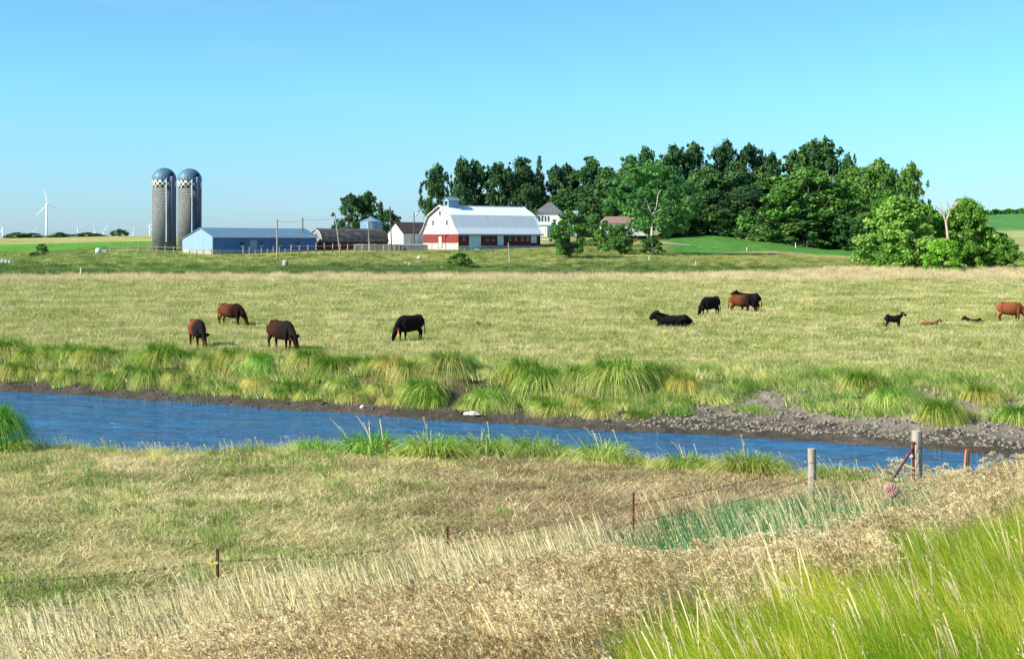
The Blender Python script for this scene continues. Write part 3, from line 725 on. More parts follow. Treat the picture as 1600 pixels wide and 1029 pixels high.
# mineral feeders / white objects on the far left
w_ = tag(empty('white_feeder', (ux(6, 300), 300, h(ux(6, 300), 300))), 'white slatted feeder at the left edge on the green slope', 'feeder')
for k in range(5):
    MB().box(-2.1+k*.8, -1.8+k*.8, -.4, .4, 0, 1.2-.12*k).build('slat', M_white, w_)
MB().box(-2.3, 2.0, -.1, .1, .25, .5).build('crossbar', M_white, w_)
t_ = tag(empty('water_tank', (ux(154, 324), 324, h(ux(154, 324), 324))), 'small blue and white tank left of the white rail fence', 'tank')
MB().lathe([(.7, 0), (.75, .5), (.7, 1.0), (.4, 1.25)], 16).build('body', M_bluedoor, t_, smooth=True)
MB().box(.8, 1.9, -.4, .4, 0, .9).build('trough', M_conc, t_)
hr = tag(empty('hay_rake', (ux(131, 312), 312, h(ux(131, 312), 312))), 'rusty tined farm implement lying in the grass left of the tank', 'farm implement')
for k in range(5):
    MB().tube([(-2+k*.8, 0, 0), (-1.6+k*.8, .1, .9), (-1.2+k*.8, .1, .3)], .06, 5).build('tine', M_wooddark, hr)
MB().tube([(-2, .1, .8), (2, .1, .85)], .08, 6).build('beam', M_wooddark, hr)

# --- wind turbines
M_turb = pmat('turbine_white', (.78, .80, .82), (.74, .76, .78), .02, rough=.4)
def turbine(u, vh, Y, angs, yaw, label):
    x = ux(u, Y); z = h(x, Y)-6; hub = zat(vh, Y)-z; k = hub/80.0; k = 1.0
    root = tag(empty('wind_turbine', (x, Y, z)), label, 'wind turbine', 'wind turbines on the horizon')
    MB().lathe([(2.6, 0), (2.3, hub*.4), (1.5, hub-1.5)], 20).build('tower', M_turb, root, smooth=True)
    cy, sy = math.cos(yaw), math.sin(yaw)
    n = MB().box(-2.0, 2.0, -5.0, 5.5, -2.0, 2.2).build('nacelle', M_turb, root, loc=(0, 0, hub), bevel=.5); n.rotation_euler = (0, 0, yaw)
    hb_ = MB().tube([(0, -5, 0), (0, -6.5, 0), (0, -8, 0)], [1.9, 1.8, .5], 12).build('hub', M_turb, root, loc=(0, 0, hub)); hb_.rotation_euler = (0, 0, yaw)
    for a in angs:
        ar = math.radians(a); dx, dz = math.cos(ar), math.sin(ar)
        mb = MB(); pts = [(dx*t, -6.5, dz*t) for t in (1.2, 5, 9, 20, 30, 36)]
        mb.tube(pts, [.9, 1.0, 1.75, 1.25, .8, .15], 8, flat=.35)
        b = mb.build('blade', M_turb, root, loc=(0, 0, hub)); b.rotation_euler = (0, 0, yaw)
    return root
turbine(73, 319.5, 2930, (101, -21, 225), .5, 'large nearest white wind turbine standing beyond the left tan field')
turbine(4, 356, 5400, (115, 5, 240), .4, 'small wind turbine at the left edge of the photo')
turbine(121.5, 356, 5200, (120, 25, 270), .2, 'small wind turbine right of the large one, above the tree row')
turbine(234, 353, 5000, (55, 175, 290), .6, 'small wind turbine just left of the silos')
turbine(148.5, 361.5, 5900, (105, -15, 225), .3, 'tiny wind turbine above the distant trees, second right of the large one')
turbine(161.5, 362, 5950, (60, 180, 300), .3, 'tiny wind turbine left of the lone distant tree')
turbine(52, 362, 5950, (50, 170, 290), .3, 'tiny wind turbine just left of the large one')
turbine(208, 364, 5990, (85, 205, 325), .3, 'tiny wind turbine midway between lone tree and silos')

# ------------------------------------------------------------------ cattle
def hide_mat(name, rear, front, x0, x1, belly=None):
    m, nt, N, L = new_mat(name)
    out = N.new('ShaderNodeOutputMaterial'); p = N.new('ShaderNodeBsdfPrincipled'); p.inputs['Roughness'].default_value = .9; p.inputs['Specular IOR Level'].default_value = .08
    L.new(p.outputs[0], out.inputs[0])
    tc = N.new('ShaderNodeTexCoord'); sp = N.new('ShaderNodeSeparateXYZ'); L.new(tc.outputs['Object'], sp.inputs[0])
    nz = N.new('ShaderNodeTexNoise'); nz.inputs['Scale'].default_value = 3.5; nz.inputs['Detail'].default_value = 4; L.new(tc.outputs['Object'], nz.inputs[0])
    a = N.new('ShaderNodeMath'); a.operation = 'MULTIPLY_ADD'; a.inputs[1].default_value = .7; L.new(nz.outputs[0], a.inputs[0]); L.new(sp.outputs[0], a.inputs[2])
    r = N.new('ShaderNodeMapRange'); r.inputs[1].default_value = x0+.35; r.inputs[2].default_value = x1+.35; L.new(a.outputs[0], r.inputs[0])
    mx = N.new('ShaderNodeMix'); mx.data_type = 'RGBA'; L.new(r.outputs[0], mx.inputs[0]); mx.inputs[6].default_value = (*rear, 1); mx.inputs[7].default_value = (*front, 1)
    # dark lower legs
    rz = N.new('ShaderNodeMapRange'); rz.inputs[1].default_value = .35; rz.inputs[2].default_value = .6; L.new(sp.outputs[2], rz.inputs[0])
    m2 = N.new('ShaderNodeMix'); m2.data_type = 'RGBA'; L.new(rz.outputs[0], m2.inputs[0]); m2.inputs[6].default_value = (*[c*.35 for c in rear], 1); L.new(mx.outputs[2], m2.inputs[7])
    n2 = N.new('ShaderNodeTexNoise'); n2.inputs['Scale'].default_value = 14; L.new(tc.outputs['Object'], n2.inputs[0])
    rr = N.new('ShaderNodeMapRange'); rr.inputs[3].default_value = .7; rr.inputs[4].default_value = 1.3; L.new(n2.outputs[0], rr.inputs[0])
    vs = N.new('ShaderNodeVectorMath'); vs.operation = 'SCALE'; L.new(m2.outputs[2], vs.inputs[0]); L.new(rr.outputs[0], vs.inputs['Scale'])
    L.new(vs.outputs[0], p.inputs['Base Color'])
    return m
def cow_mesh(pose, calf=False, head_yaw=0.0):
    mb = MB(); lift = 0.0
    if pose == 'lying': lift = -.60
    T = [(-.92, 1.12, .09, .12), (-.86, 1.06, .22, .26), (-.66, 1.02, .30, .36), (-.4, .94, .34, .40), (-.05, .905, .37, .425), (.22, .895, .36, .435), (.45, .92, .31, .45), (.64, .95, .23, .37), (.78, .98, .13, .24)]
    if calf: T = [(x*.92, z+.02, a*.74, b*.72) for x, z, a, b in T]
    if pose == 'lying': T = [(x, z, a*1.12, b*.96) for x, z, a, b in T]
    mb.tube([(x, 0, z+lift) for x, z, a, b in T], [(a, b) for x, z, a, b in T], 18)
    # hip bones and shoulder mass
    for s in (-1, 1):
        mb.tube([(-.72, s*.10, 1.20+lift), (-.60, s*.17, 1.26+lift), (-.45, s*.12, 1.20+lift)], [.09, .12, .08], 10)
        if pose != 'lying':
            st = .06*s if not calf else .02*s
            w = .8 if calf else 1
            mb.tube([(-.70, s*.15*w, 1.08), (-.66+st, s*.20*w, .86), (-.56+st, s*.20*w, .68), (-.76+st, s*.18*w, .44), (-.72+st, s*.18*w, .24), (-.70+st, s*.18*w, .08), (-.67+st, s*.18*w, .0)],
                    [(.17*w, .28*w), (.15*w, .24*w), (.12*w, .15*w), .065*w+.01, .048*w, .052*w, .065*w], 12)
            mb.tube([(.52, s*.15*w, 1.0), (.52-st, s*.19*w, .78), (.54-st, s*.18*w, .60), (.53-st, s*.17*w, .40), (.53-st, s*.17*w, .22), (.53-st, s*.17*w, .07), (.56-st, s*.17*w, .0)],
                    [(.14*w, .22*w), (.13*w, .18*w), .105*w, .075*w, .048*w, .05*w, .065*w], 12)
        else:
            mb.tube([(-.55, s*.20, .45), (-.20, s*.40, .30), (-.10, s*.44, .16), (-.48, s*.44, .07), (-.62, s*.42, .05)], [.22, .17, .10, .06, .05], 10)
            mb.tube([(.50, s*.18, .38), (.72, s*.26, .20), (.82, s*.26, .12), (.55, s*.30, .06), (.42, s*.30, .05)], [.15, .12, .09, .055, .05], 10)
    if pose == 'grazing':
        Nk = [(.48, 1.02, .24, .34), (.70, .94, .18, .30), (.90, .76, .15, .24), (1.04, .58, .125, .19)]
        Hd = [(1.0, .66, .10, .12), (1.07, .56, .145, .17), (1.16, .38, .125, .15), (1.24, .20, .10, .115), (1.28, .09, .09, .09), (1.29, .03, .07, .05)]
        ears = ((1.0, .60), (1.0, .64))
    elif pose == 'standing':
        Nk = [(.48, 1.04, .23, .34), (.72, 1.12, .17, .28), (.90, 1.24, .14, .22), (1.02, 1.33, .12, .18)]
        Hd = [(.96, 1.42, .10, .11), (1.08, 1.39, .145, .16), (1.25, 1.30, .12, .14), (1.40, 1.22, .10, .11), (1.46, 1.19, .08, .07)]
        ears = ((1.0, 1.44), (.98, 1.46))
    else:
        Nk = [(.42, .46, .26, .34), (.64, .56, .20, .30), (.80, .66, .17, .25), (.90, .72, .15, .21)]
        Hd = [(.84, .84, .11, .13), (.95, .79, .16, .19), (1.08, .66, .14, .17), (1.20, .54, .11, .12), (1.25, .49, .09, .08)]
        ears = ((.88, .86), (.86, .89))
    if calf:
        Nk = [(x*.92, z, a*.74, b*.74) for x, z, a, b in Nk]; Hd = [(x*.93, z, a*.82, b*.82) for x, z, a, b in Hd]; ears = tuple((x*.93, z) for x, z in ears)
    px, yw = .6, head_yaw
    def turn(x, y, z, f=1.0):
        k = max(0, min(1, (x-px)/.6))*yw*f
        return (px+(x-px)*math.cos(k)-y*math.sin(k), (x-px)*math.sin(k)+y*math.cos(k), z)
    mb.tube([turn(x, 0, z) for x, z, a, b in Nk], [(a, b) for x, z, a, b in Nk], 14)
    mb.tube([turn(x, 0, z) for x, z, a, b in Hd], [(a, b) for x, z, a, b in Hd], 14)
    for s in (-1, 1):
        (ex, ez), (fx, fz) = ears
        mb.tube([turn(ex, s*.07, ez), turn(fx, s*.22, fz+.03), turn(fx-.02, s*.36, fz+.02)], [.05, .095, .04], 8)
    # tail
    tz = 1.12+lift
    if pose == 'lying': tl = [(-.92, 0, tz), (-1.02, .05, .35), (-1.1, .2, .08), (-1.25, .4, .05)]
    else: tl = [(-.90, 0, tz), (-1.0, 0, tz-.12), (-1.02, .02, .75), (-1.03, .03, .48), (-1.03, .03, .32)]
    if calf: tl = [(x*.93, y, z) for x, y, z in tl]
    mb.tube(tl, [.04, .035, .032, .05, .03], 8) if len(tl) == 5 else mb.tube(tl, [.04, .035, .032, .045], 8)
    me = mb.mesh('cow', [])
    ob = bpy.data.objects.new('tmp', me); COL.objects.link(ob)
    rm = ob.modifiers.new('r', 'REMESH'); rm.mode = 'VOXEL'; rm.voxel_size = .026; rm.use_smooth_shade = True
    sm = ob.modifiers.new('s', 'SMOOTH'); sm.factor = .5; sm.iterations = 5
    dg = bpy.context.evaluated_depsgraph_get()
    m2 = bpy.data.meshes.new_from_object(ob.evaluated_get(dg)); m2.name = 'cow_body'
    bpy.data.objects.remove(ob); bpy.data.meshes.remove(me)
    m2.polygons.foreach_set('use_smooth', [True]*len(m2.polygons))
    return m2, turn, ears
M_tagred = pmat('ear_tag_red', (.75, .06, .07), (.7, .05, .06), 1)
M_tagwhite = pmat('ear_tag_white', (.8, .8, .75), (.75, .75, .7), 1)
BR = (.14, .05, .025); BK = (.012, .0095, .010); RD = (.155, .05, .022)
cow_cache = {}
def cow(u, Y, heading, pose, rear, front, x0, x1, label, scale=1.05, calf=False, yaw=0.0, ear_tag=None, dz=0.0, cat='cow'):
    key = (pose, calf, yaw)
    if key not in cow_cache: cow_cache[key] = cow_mesh(pose, calf, yaw)
    me0, turn, ears = cow_cache[key]
    me = me0.copy(); me.materials.clear(); me.materials.append(hide_mat('hide', rear, front, x0, x1))
    x = ux(u, Y); root = tag(empty('calf' if calf else 'cow', (x, Y, h(x, Y)+dz), math.radians(heading)), label, cat, 'cattle on the pasture')
    root.scale = (scale*(1.12 if pose == 'lying' else .90), scale*.94, scale*1.04)
    b = bpy.data.objects.new('body', me); COL.objects.link(b); b.parent = root
    if ear_tag:
        s, mt = ear_tag; (ex, ez), (fx, fz) = ears
        MB().box(-.012, .012, -.05, .05, -.09, .02).build('ear_tag', mt, root, loc=turn(fx+.05, s*.24, fz-.04))
    return root
cow(309, 74.3, -62, 'grazing', RD, BK, -.35, .35, 'brown cow with black shoulders grazing head-on, leftmost of the herd', 1.06, yaw=.1)
cow(361, 93.5, -18, 'grazing', RD, (.022, .009, .008), -.55, .3, 'reddish brown cow grazing toward the right, farther back behind two others', 1.07)
cow(440, 72.2, -42, 'grazing', (.055, .019, .012), (.016, .011, .011), -.7, .3, 'dark brown cow with a pink-red tag grazing toward the right near the bank', 1.10, ear_tag=(-1, M_tagred))
cow(641, 79.5, 218, 'grazing', BK, BK, 0, 1, 'black cow with a red ear tag grazing toward the left, alone in mid pasture', 1.06, ear_tag=(1, M_tagred), yaw=.1)
cow(1052, 92.5, 186, 'lying', BK, BK, 0, 1, 'black cow lying down in the grass, looking left', 1.12)
cow(1110, 104.5, 216, 'grazing', BK, BK, 0, 1, 'black cow grazing toward the left behind the lying one', 1.06)
cow(1158, 110.5, -14, 'grazing', RD, BK, -.2, .55, 'brown cow with dark neck grazing to the right in front of another cow', 1.07)
cow(1170, 112.3, 168, 'standing', BK, BK, 0, 1, 'black cow raising its head behind the grazing brown one', 1.08)
cow(1396, 89.5, 4, 'standing', BK, BK, 0, 1, 'black calf standing, looking right with a white ear tag', .70, calf=True, ear_tag=(-1, M_tagwhite), cat='calf')
cow(1453, 93.0, 6, 'lying', (.34, .20, .10), (.34, .20, .10), 0, 1, 'light tan calf lying in the grass beside the standing calf', .62, calf=True, ear_tag=(-1, M_tagwhite), cat='calf')
cow(1521, 97.0, 170, 'lying', BK, BK, 0, 1, 'black calf sunk flat in the grass, only its dark back showing', .60, calf=True, dz=-.07, cat='calf')
cow(1578, 98.2, -12, 'grazing', (.26, .075, .03), (.20, .06, .025), -.2, .6, 'red brown cow grazing at the right edge', 1.03)
cow(757, 92.0, 175, 'lying', (.26, .11, .05), (.26, .11, .05), 0, 1, 'small rusty brown calf sunk in the grass right of the lone black cow', .5, calf=True, dz=-.13, cat='calf')

# ------------------------------------------------------------------ trees
def quads_mesh(name, Cn, Ax, Bx, rnd, mats, mi=None, shape='diamond'):
    """Cn centres, Ax/Bx half axes -> one diamond or rectangle per item"""
    n = len(Cn)
    if shape == 'diamond': V = np.stack([Cn-Ax, Cn-Bx, Cn+Ax, Cn+Bx], 1)
    else: V = np.stack([Cn-Ax-Bx, Cn+Ax-Bx, Cn+Ax+Bx, Cn-Ax+Bx], 1)
    me = bpy.data.meshes.new(name); me.vertices.add(4*n); me.vertices.foreach_set('co', V.reshape(-1))
    me.loops.add(4*n); me.loops.foreach_set('vertex_index', np.arange(4*n, dtype=np.int32))
    me.polygons.add(n); me.polygons.foreach_set('loop_start', (np.arange(n)*4).astype(np.int32)); me.polygons.foreach_set('loop_total', np.full(n, 4, np.int32))
    me.update(calc_edges=True)
    a = me.attributes.new('rnd', 'FLOAT', 'POINT'); a.data.foreach_set('value', np.repeat(rnd, 4).astype(np.float32))
    for m in mats: me.materials.append(m)
    return me
def unit(v): return v/np.maximum(np.linalg.norm(v, axis=-1, keepdims=True), 1e-9)
M_bark = pmat('bark', (.14, .12, .10), (.07, .06, .05), 6, bump=.6, stretch=(1, 1, .3))
M_barkpale = pmat('pale_bark', (.62, .58, .50), (.40, .37, .32), 2, bump=.4, stretch=(1, 1, .4))
M_leaf = leaf_mat('leaves', (.042, .105, .036), (.14, .245, .06), (.078, .165, .045), trans=.30, patch=.12, use_obj=True, hue_jit=.15)
M_leafb = leaf_mat('bright_leaves', (.10, .25, .02), (.40, .55, .12), (.20, .42, .045), trans=.30, patch=.35, use_obj=True, hue_jit=.12)
def crown(style, seed, leaf=.020, ncl=80, nl=150):
    g = np.random.default_rng(seed)
    if style == 'conifer':
        cs = []; rc = []
        for z in np.linspace(.10, .98, 26):
            r = .42*(1-z)**.85+.02
            for k in range(max(3, int(14*r/.4))):
                a = g.uniform(0, 2*PI); q = r*g.uniform(.45, 1.0)
                cs.append((q*math.cos(a), q*math.sin(a), z-.12*q)); rc.append(.035+.10*r)
        cs = np.array(cs); rc = np.array(rc)
    else:
        cs = []; rc = []
        lob = g.uniform(0, 2*PI, 4); amp = g.uniform(.08, .2, 4)
        zlo = {'round': .12, 'airy': .22, 'bush': .02, 'shoots': .05, 'spread': .25}[style]
        while len(cs) < ncl:
            z = g.uniform(zlo, 1); a = g.uniform(0, 2*PI)
            t = (z-zlo)/(1-zlo)
            prof = {'round': math.sin(PI*min(1, t*.93+.12))**.55, 'airy': math.sin(PI*min(1, t*.88+.10))**.7*(.75+.25*math.sin(9*t+seed)),
                    'bush': math.sqrt(max(0, 1-t*t))**.9, 'shoots': math.sqrt(max(0, 1-t**1.6)), 'spread': math.sin(PI*min(1, t*.9+.1))**.6}[style]
            lobe = 1+sum(am*math.sin((i+2)*a+l+4*z) for i, (am, l) in enumerate(zip(amp, lob)))
            r = .43*prof*lobe*(g.uniform(0.15, 1)**.42)
            cs.append((r*math.cos(a), r*math.sin(a), z*.97)); rc.append(g.uniform(.035, .095)*(1.15 if style in ('round', 'bush') else .9))
        # upward sprigs that roughen the outline
        for k in range(ncl//2):
            a = g.uniform(0, 2*PI); t = g.uniform(.3, 1)
            prof = math.sin(PI*min(1, t*.9+.1))**.6 if style not in ('bush', 'shoots') else math.sqrt(max(0, 1-t**1.8))
            r = .47*prof; z = zlo+(1-zlo)*t
            cs.append((r*math.cos(a), r*math.sin(a), min(1.02, z+g.uniform(-.02, .05)))); rc.append(g.uniform(.014, .04))
        cs = np.array(cs); rc = np.array(rc)
    w = rc**1.7; cnt = np.maximum(6, (w/w.sum()*ncl*nl).astype(int))
    idx = np.repeat(np.arange(len(cs)), cnt); n = len(idx)
    d = unit(g.normal(size=(n, 3))); rr = g.uniform(0, 1, n)**.5*(1+.35*g.normal(size=n)*.5)
    el = np.array([1.15, 1.15, .85]) if style != 'airy' else np.array([1.25, 1.25, 1.1])
    P = cs[idx]+d*rr[:, None]*rc[idx][:, None]*el
    nrm = unit(d*.9+g.normal(size=(n, 3))*.75+np.array([0, 0, .35]))
    t1 = unit(np.cross(nrm, unit(g.normal(size=(n, 3))))); t2 = np.cross(nrm, t1)
    s = leaf*g.uniform(.55, 1.35, n)[:, None]
    crn = g.uniform(0, 1, len(cs)); rnd = np.clip(crn[idx]*.55+g.uniform(0, .45, n), 0, 1)
    return P, t1*s, t2*s*.72, rnd, cs
def trunk_mesh(cs, seed, r=.022, mat=M_bark, nlimb=12, fork=.35, top=.8):
    g = random.Random(seed); mb = MB()
    pts = [(0, 0, -.04), (0.003, 0, .03)]; rad = [r*1.7, r*1.15]
    x = y = 0
    for k in range(1, 7):
        x += g.uniform(-.012, .012); y += g.uniform(-.012, .012); pts.append((x, y, top*k/6)); rad.append(r*(1-.85*k/6))
    mb.tube(pts, rad, 8)
    order = sorted(range(len(cs)), key=lambda i: g.random())[:nlimb]
    for i in order:
        c = Vector(cs[i])
        z0 = max(.06, min(top*.85, c.z*fork+.05)); k = min(6, max(0, z0/top*6)); ki = int(k); a = Vector(pts[min(1+ki, 7)]); a.z = z0
        mid = a.lerp(c, .5); mid.z -= .03; mid.x += g.uniform(-.02, .02)
        rr = r*.5*(1-z0*.5)
        mb.tube([a, mid, c], [rr, rr*.6, rr*.15], 6)
    return mb.mesh('trunk', mat, True)
VAR = {}
def variant(style, seed, bright=False, leaf=.020, ncl=80, nl=150, bark=M_bark, r=.022, nlimb=12):
    key = (style, seed, bright, leaf)
    if key not in VAR:
        P, A, B, rnd, cs = crown(style, seed, leaf, ncl, nl)
        VAR[key] = (quads_mesh('crown', P, A, B, rnd, [M_leafb if bright else M_leaf]), trunk_mesh(cs, seed, r, bark, nlimb))
    return VAR[key]
WF = {'airy': 1.38}
def cm_style(var): return next((k[0] for k, v in VAR.items() if v is var), 'round')
def tree(u, vt, wpx, Y, var, label, tintc=(1, 1, 1), name='tree', cat='tree', group=None, rz=0.0, depth=1.0, sink=.3, vb=None):
    x = ux(u, Y); z = h(x, Y)-sink
    ht = zat(vt, Y)-z; wd = wpx*Y/F*WF.get(cm_style(var), 1.38)
    root = tag(empty(name, (x, Y, z), rz), label, cat, group)
    cm, tm = var
    c = bpy.data.objects.new('crown', cm); COL.objects.link(c); c.parent = root; c.scale = (wd, wd*depth, ht); c.color = (*tintc, 1)
    t = bpy.data.objects.new('trunk', tm); COL.objects.link(t); t.parent = root; t.scale = (wd, wd*depth, ht)
    return root
RV = [variant('round', 100+i, ncl=95, nl=170, leaf=.019) for i in range(5)]
AV = [variant('airy', 200+i, ncl=78, nl=125, leaf=.021, nlimb=18) for i in range(4)]
CV = [variant('conifer', 300+i, ncl=120, nl=70, leaf=.020, nlimb=4) for i in range(1)]
BV = [variant('bush', 400+i, ncl=50, nl=90, leaf=.032) for i in range(3)]
BB = [variant('bush', 500+i, True, ncl=130, nl=160, leaf=.020, nlimb=10) for i in range(3)]
RB = [variant('round', 600+i, True, ncl=95, nl=150, leaf=.019) for i in range(2)]
G1 = 'dark trees of the grove behind the farm'
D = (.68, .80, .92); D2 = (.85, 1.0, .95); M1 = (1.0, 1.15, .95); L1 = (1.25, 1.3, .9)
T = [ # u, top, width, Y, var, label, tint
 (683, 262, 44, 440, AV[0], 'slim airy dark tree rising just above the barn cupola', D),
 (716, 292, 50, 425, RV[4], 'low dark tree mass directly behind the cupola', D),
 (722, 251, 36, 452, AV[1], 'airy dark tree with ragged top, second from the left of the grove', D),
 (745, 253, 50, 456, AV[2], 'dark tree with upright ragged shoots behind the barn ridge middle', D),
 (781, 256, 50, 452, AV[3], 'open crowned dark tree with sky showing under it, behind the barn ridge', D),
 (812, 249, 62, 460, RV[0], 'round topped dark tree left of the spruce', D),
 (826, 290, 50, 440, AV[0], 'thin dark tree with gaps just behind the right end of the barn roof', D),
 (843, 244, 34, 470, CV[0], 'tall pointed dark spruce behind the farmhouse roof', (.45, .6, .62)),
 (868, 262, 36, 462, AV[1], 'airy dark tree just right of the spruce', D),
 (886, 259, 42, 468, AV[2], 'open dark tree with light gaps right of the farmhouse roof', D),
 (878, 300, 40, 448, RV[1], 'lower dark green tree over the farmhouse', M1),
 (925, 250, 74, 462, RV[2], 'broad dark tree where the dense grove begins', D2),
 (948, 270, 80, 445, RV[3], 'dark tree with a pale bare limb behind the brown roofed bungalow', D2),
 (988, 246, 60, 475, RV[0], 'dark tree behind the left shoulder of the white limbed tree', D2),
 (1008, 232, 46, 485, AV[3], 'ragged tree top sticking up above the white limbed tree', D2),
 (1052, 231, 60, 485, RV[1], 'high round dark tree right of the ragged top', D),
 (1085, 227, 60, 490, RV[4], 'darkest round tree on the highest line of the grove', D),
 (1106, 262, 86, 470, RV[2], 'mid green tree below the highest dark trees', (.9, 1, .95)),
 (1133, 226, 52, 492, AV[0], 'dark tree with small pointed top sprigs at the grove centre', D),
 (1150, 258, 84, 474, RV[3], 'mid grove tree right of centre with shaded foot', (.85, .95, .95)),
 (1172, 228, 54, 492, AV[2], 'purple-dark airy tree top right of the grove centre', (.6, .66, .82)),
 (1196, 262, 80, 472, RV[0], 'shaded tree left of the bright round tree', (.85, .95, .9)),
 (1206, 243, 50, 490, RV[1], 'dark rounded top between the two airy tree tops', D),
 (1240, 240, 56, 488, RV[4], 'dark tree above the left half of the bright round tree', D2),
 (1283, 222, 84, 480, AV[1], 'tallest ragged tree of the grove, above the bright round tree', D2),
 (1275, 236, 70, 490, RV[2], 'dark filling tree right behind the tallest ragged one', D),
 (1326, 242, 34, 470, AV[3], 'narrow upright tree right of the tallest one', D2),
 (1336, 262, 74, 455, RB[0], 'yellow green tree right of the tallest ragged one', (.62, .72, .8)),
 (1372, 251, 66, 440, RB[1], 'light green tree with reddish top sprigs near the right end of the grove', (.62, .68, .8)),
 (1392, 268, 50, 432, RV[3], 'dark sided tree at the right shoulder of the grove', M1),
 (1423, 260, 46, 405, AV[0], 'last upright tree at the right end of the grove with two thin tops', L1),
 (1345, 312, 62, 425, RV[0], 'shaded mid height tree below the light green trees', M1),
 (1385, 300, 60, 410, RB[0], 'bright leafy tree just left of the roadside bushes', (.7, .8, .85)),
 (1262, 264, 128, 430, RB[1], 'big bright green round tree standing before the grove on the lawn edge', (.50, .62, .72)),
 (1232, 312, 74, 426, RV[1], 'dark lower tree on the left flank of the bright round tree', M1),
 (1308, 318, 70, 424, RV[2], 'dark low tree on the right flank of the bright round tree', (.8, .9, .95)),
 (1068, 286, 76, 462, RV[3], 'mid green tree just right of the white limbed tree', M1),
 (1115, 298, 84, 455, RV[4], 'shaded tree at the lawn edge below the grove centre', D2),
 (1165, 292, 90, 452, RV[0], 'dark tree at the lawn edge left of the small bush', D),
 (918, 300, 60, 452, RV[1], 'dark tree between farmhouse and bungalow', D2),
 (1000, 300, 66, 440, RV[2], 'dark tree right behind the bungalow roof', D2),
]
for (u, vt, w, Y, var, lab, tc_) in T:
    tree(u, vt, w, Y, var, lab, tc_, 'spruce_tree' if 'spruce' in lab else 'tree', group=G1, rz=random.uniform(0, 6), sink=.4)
# white limbed cottonwood in front
ctv = variant('spread', 700, ncl=90, nl=120, leaf=.018, bark=M_barkpale, r=.020, nlimb=3)
ct = tree(1021, 254, 118, 338, ctv, 'tall spreading tree with bare white limbs and pale trunk at the lawn corner', (1.15, 1.5, 1.25), sink=.3, rz=0, depth=.42)
bpy.data.objects.remove([c for c in ct.children if c.name.startswith('trunk')][0])
wt = ct
def P3(u, v, y=0): return (ux(u, 334)-ct.location.x, -2.5+y*.9, zat(v, 334)-ct.location.z)
mb = MB(); mb.tube([(-.2, -2.6, -.6), P3(1019, 375), P3(1020, 345), P3(1020, 338)], [.50, .30, .25, .21], 9)
mb.build('trunk', M_barkpale, wt)
for pts in ([P3(1020, 338), P3(1013, 320, -1), P3(1006, 303, -1.5)], [P3(1020, 338), P3(1026, 322, -1.6), P3(1028, 305, -2), P3(1032, 296, -2)], [P3(1023, 334), P3(1034, 326, -1.5), P3(1046, 314, -2.2)], [P3(1012, 316, -1), P3(1004, 306, -1.4)]):
    MB().tube(pts, [.19, .14, .10, .05][:len(pts)], 7).build('limb', M_barkpale, wt)
BU = 'bushes and small trees around the farm'
S_ = [
 (890, 331, 50, 311, variant('round', 801, ncl=95, nl=150, leaf=.022, r=.035), 'small dark round tree with leaning trunk right of the big barn', (.9, 1.15, .85), 'tree', 'tree'),
 (930, 336, 42, 372, BV[0], 'greyish shrub behind the small dark tree', (1.5, 1.6, 1.5), 'bush', 'bush'),
 (946, 350, 34, 345, BV[1], 'green shrub between small dark tree and bungalow', (1.2, 1.4, 1.0), 'bush', 'bush'),
 (970, 352, 38, 330, variant('round', 802, ncl=70, nl=110, leaf=.026, r=.04), 'small low tree in front of the bungalow', (.9, 1.15, .8), 'tree', 'tree'),
 (1017, 368, 34, 328, BV[2], 'round shrub at the foot of the white limbed tree', (.9, 1.15, .85), 'bush', 'bush'),
 (1060, 345, 50, 450, BV[0], 'shrub at the far end of the driveway', (.8, 1, .8), 'bush', 'bush'),
 (1168, 330, 36, 440, BV[1], 'upright pale green bush at the lawn edge below the grove', (1.7, 2.0, 1.4), 'bush', 'bush'),
 (1197, 348, 44, 432, BV[2], 'brownish bush left of the bright round tree', (1.3, 1.1, 1.1), 'bush', 'bush'),
 (1225, 340, 56, 425, BV[0], 'dark bush under the left side of the bright round tree', (.9, 1, .9), 'bush', 'bush'),
 (1262, 335, 76, 418, BV[1], 'dark bush under the middle of the bright round tree', (.75, .9, .8), 'bush', 'bush'),
 (1322, 338, 56, 415, BV[2], 'dark bush under the right side of the bright round tree', (.9, 1.1, .85), 'bush', 'bush'),
 (1352, 340, 46, 405, BV[0], 'shaded bush left of the roadside bushes', (.8, 1, .8), 'bush', 'bush'),
 (719, 395, 34, 273, variant('bush', 803, ncl=60, nl=90, leaf=.032), 'lone sprawling bush on the slope below the barn', (1.0, 1.25, .8), 'bush', 'bush'),
 (66, 381, 17, 350, BV[1], 'lone dark bush on the left green slope', (.8, .95, .9), 'bush', 'bush'),
 (54, 394, 18, 345, BV[2], 'low grey green shrub at the left foot of the lone dark bush', (1.2, 1.1, 1.1), 'bush', 'bush'),
 (548, 306, 44, 392, AV[1], 'left dark ragged tree behind the mossy barn', D),
 (574, 303, 42, 396, AV[0], 'right dark ragged tree leaning over the grain bin', D),
 (606, 330, 42, 388, RV[3], 'low dark spreading tree between grain bin and white shed', D),
 (594, 316, 10, 388, AV[2], 'thin dark spire of leaves left above the spreading tree', D),
]
for t_ in S_:
    u, vt, w, Y, var, lab, tc_ = t_[:7]
    nm, ct = (t_[7], t_[8]) if len(t_) > 7 else ('tree', 'tree')
    tree(u, vt, w, Y, var, lab, tc_, nm, ct, BU, rz=random.uniform(0, 6), sink=.15)
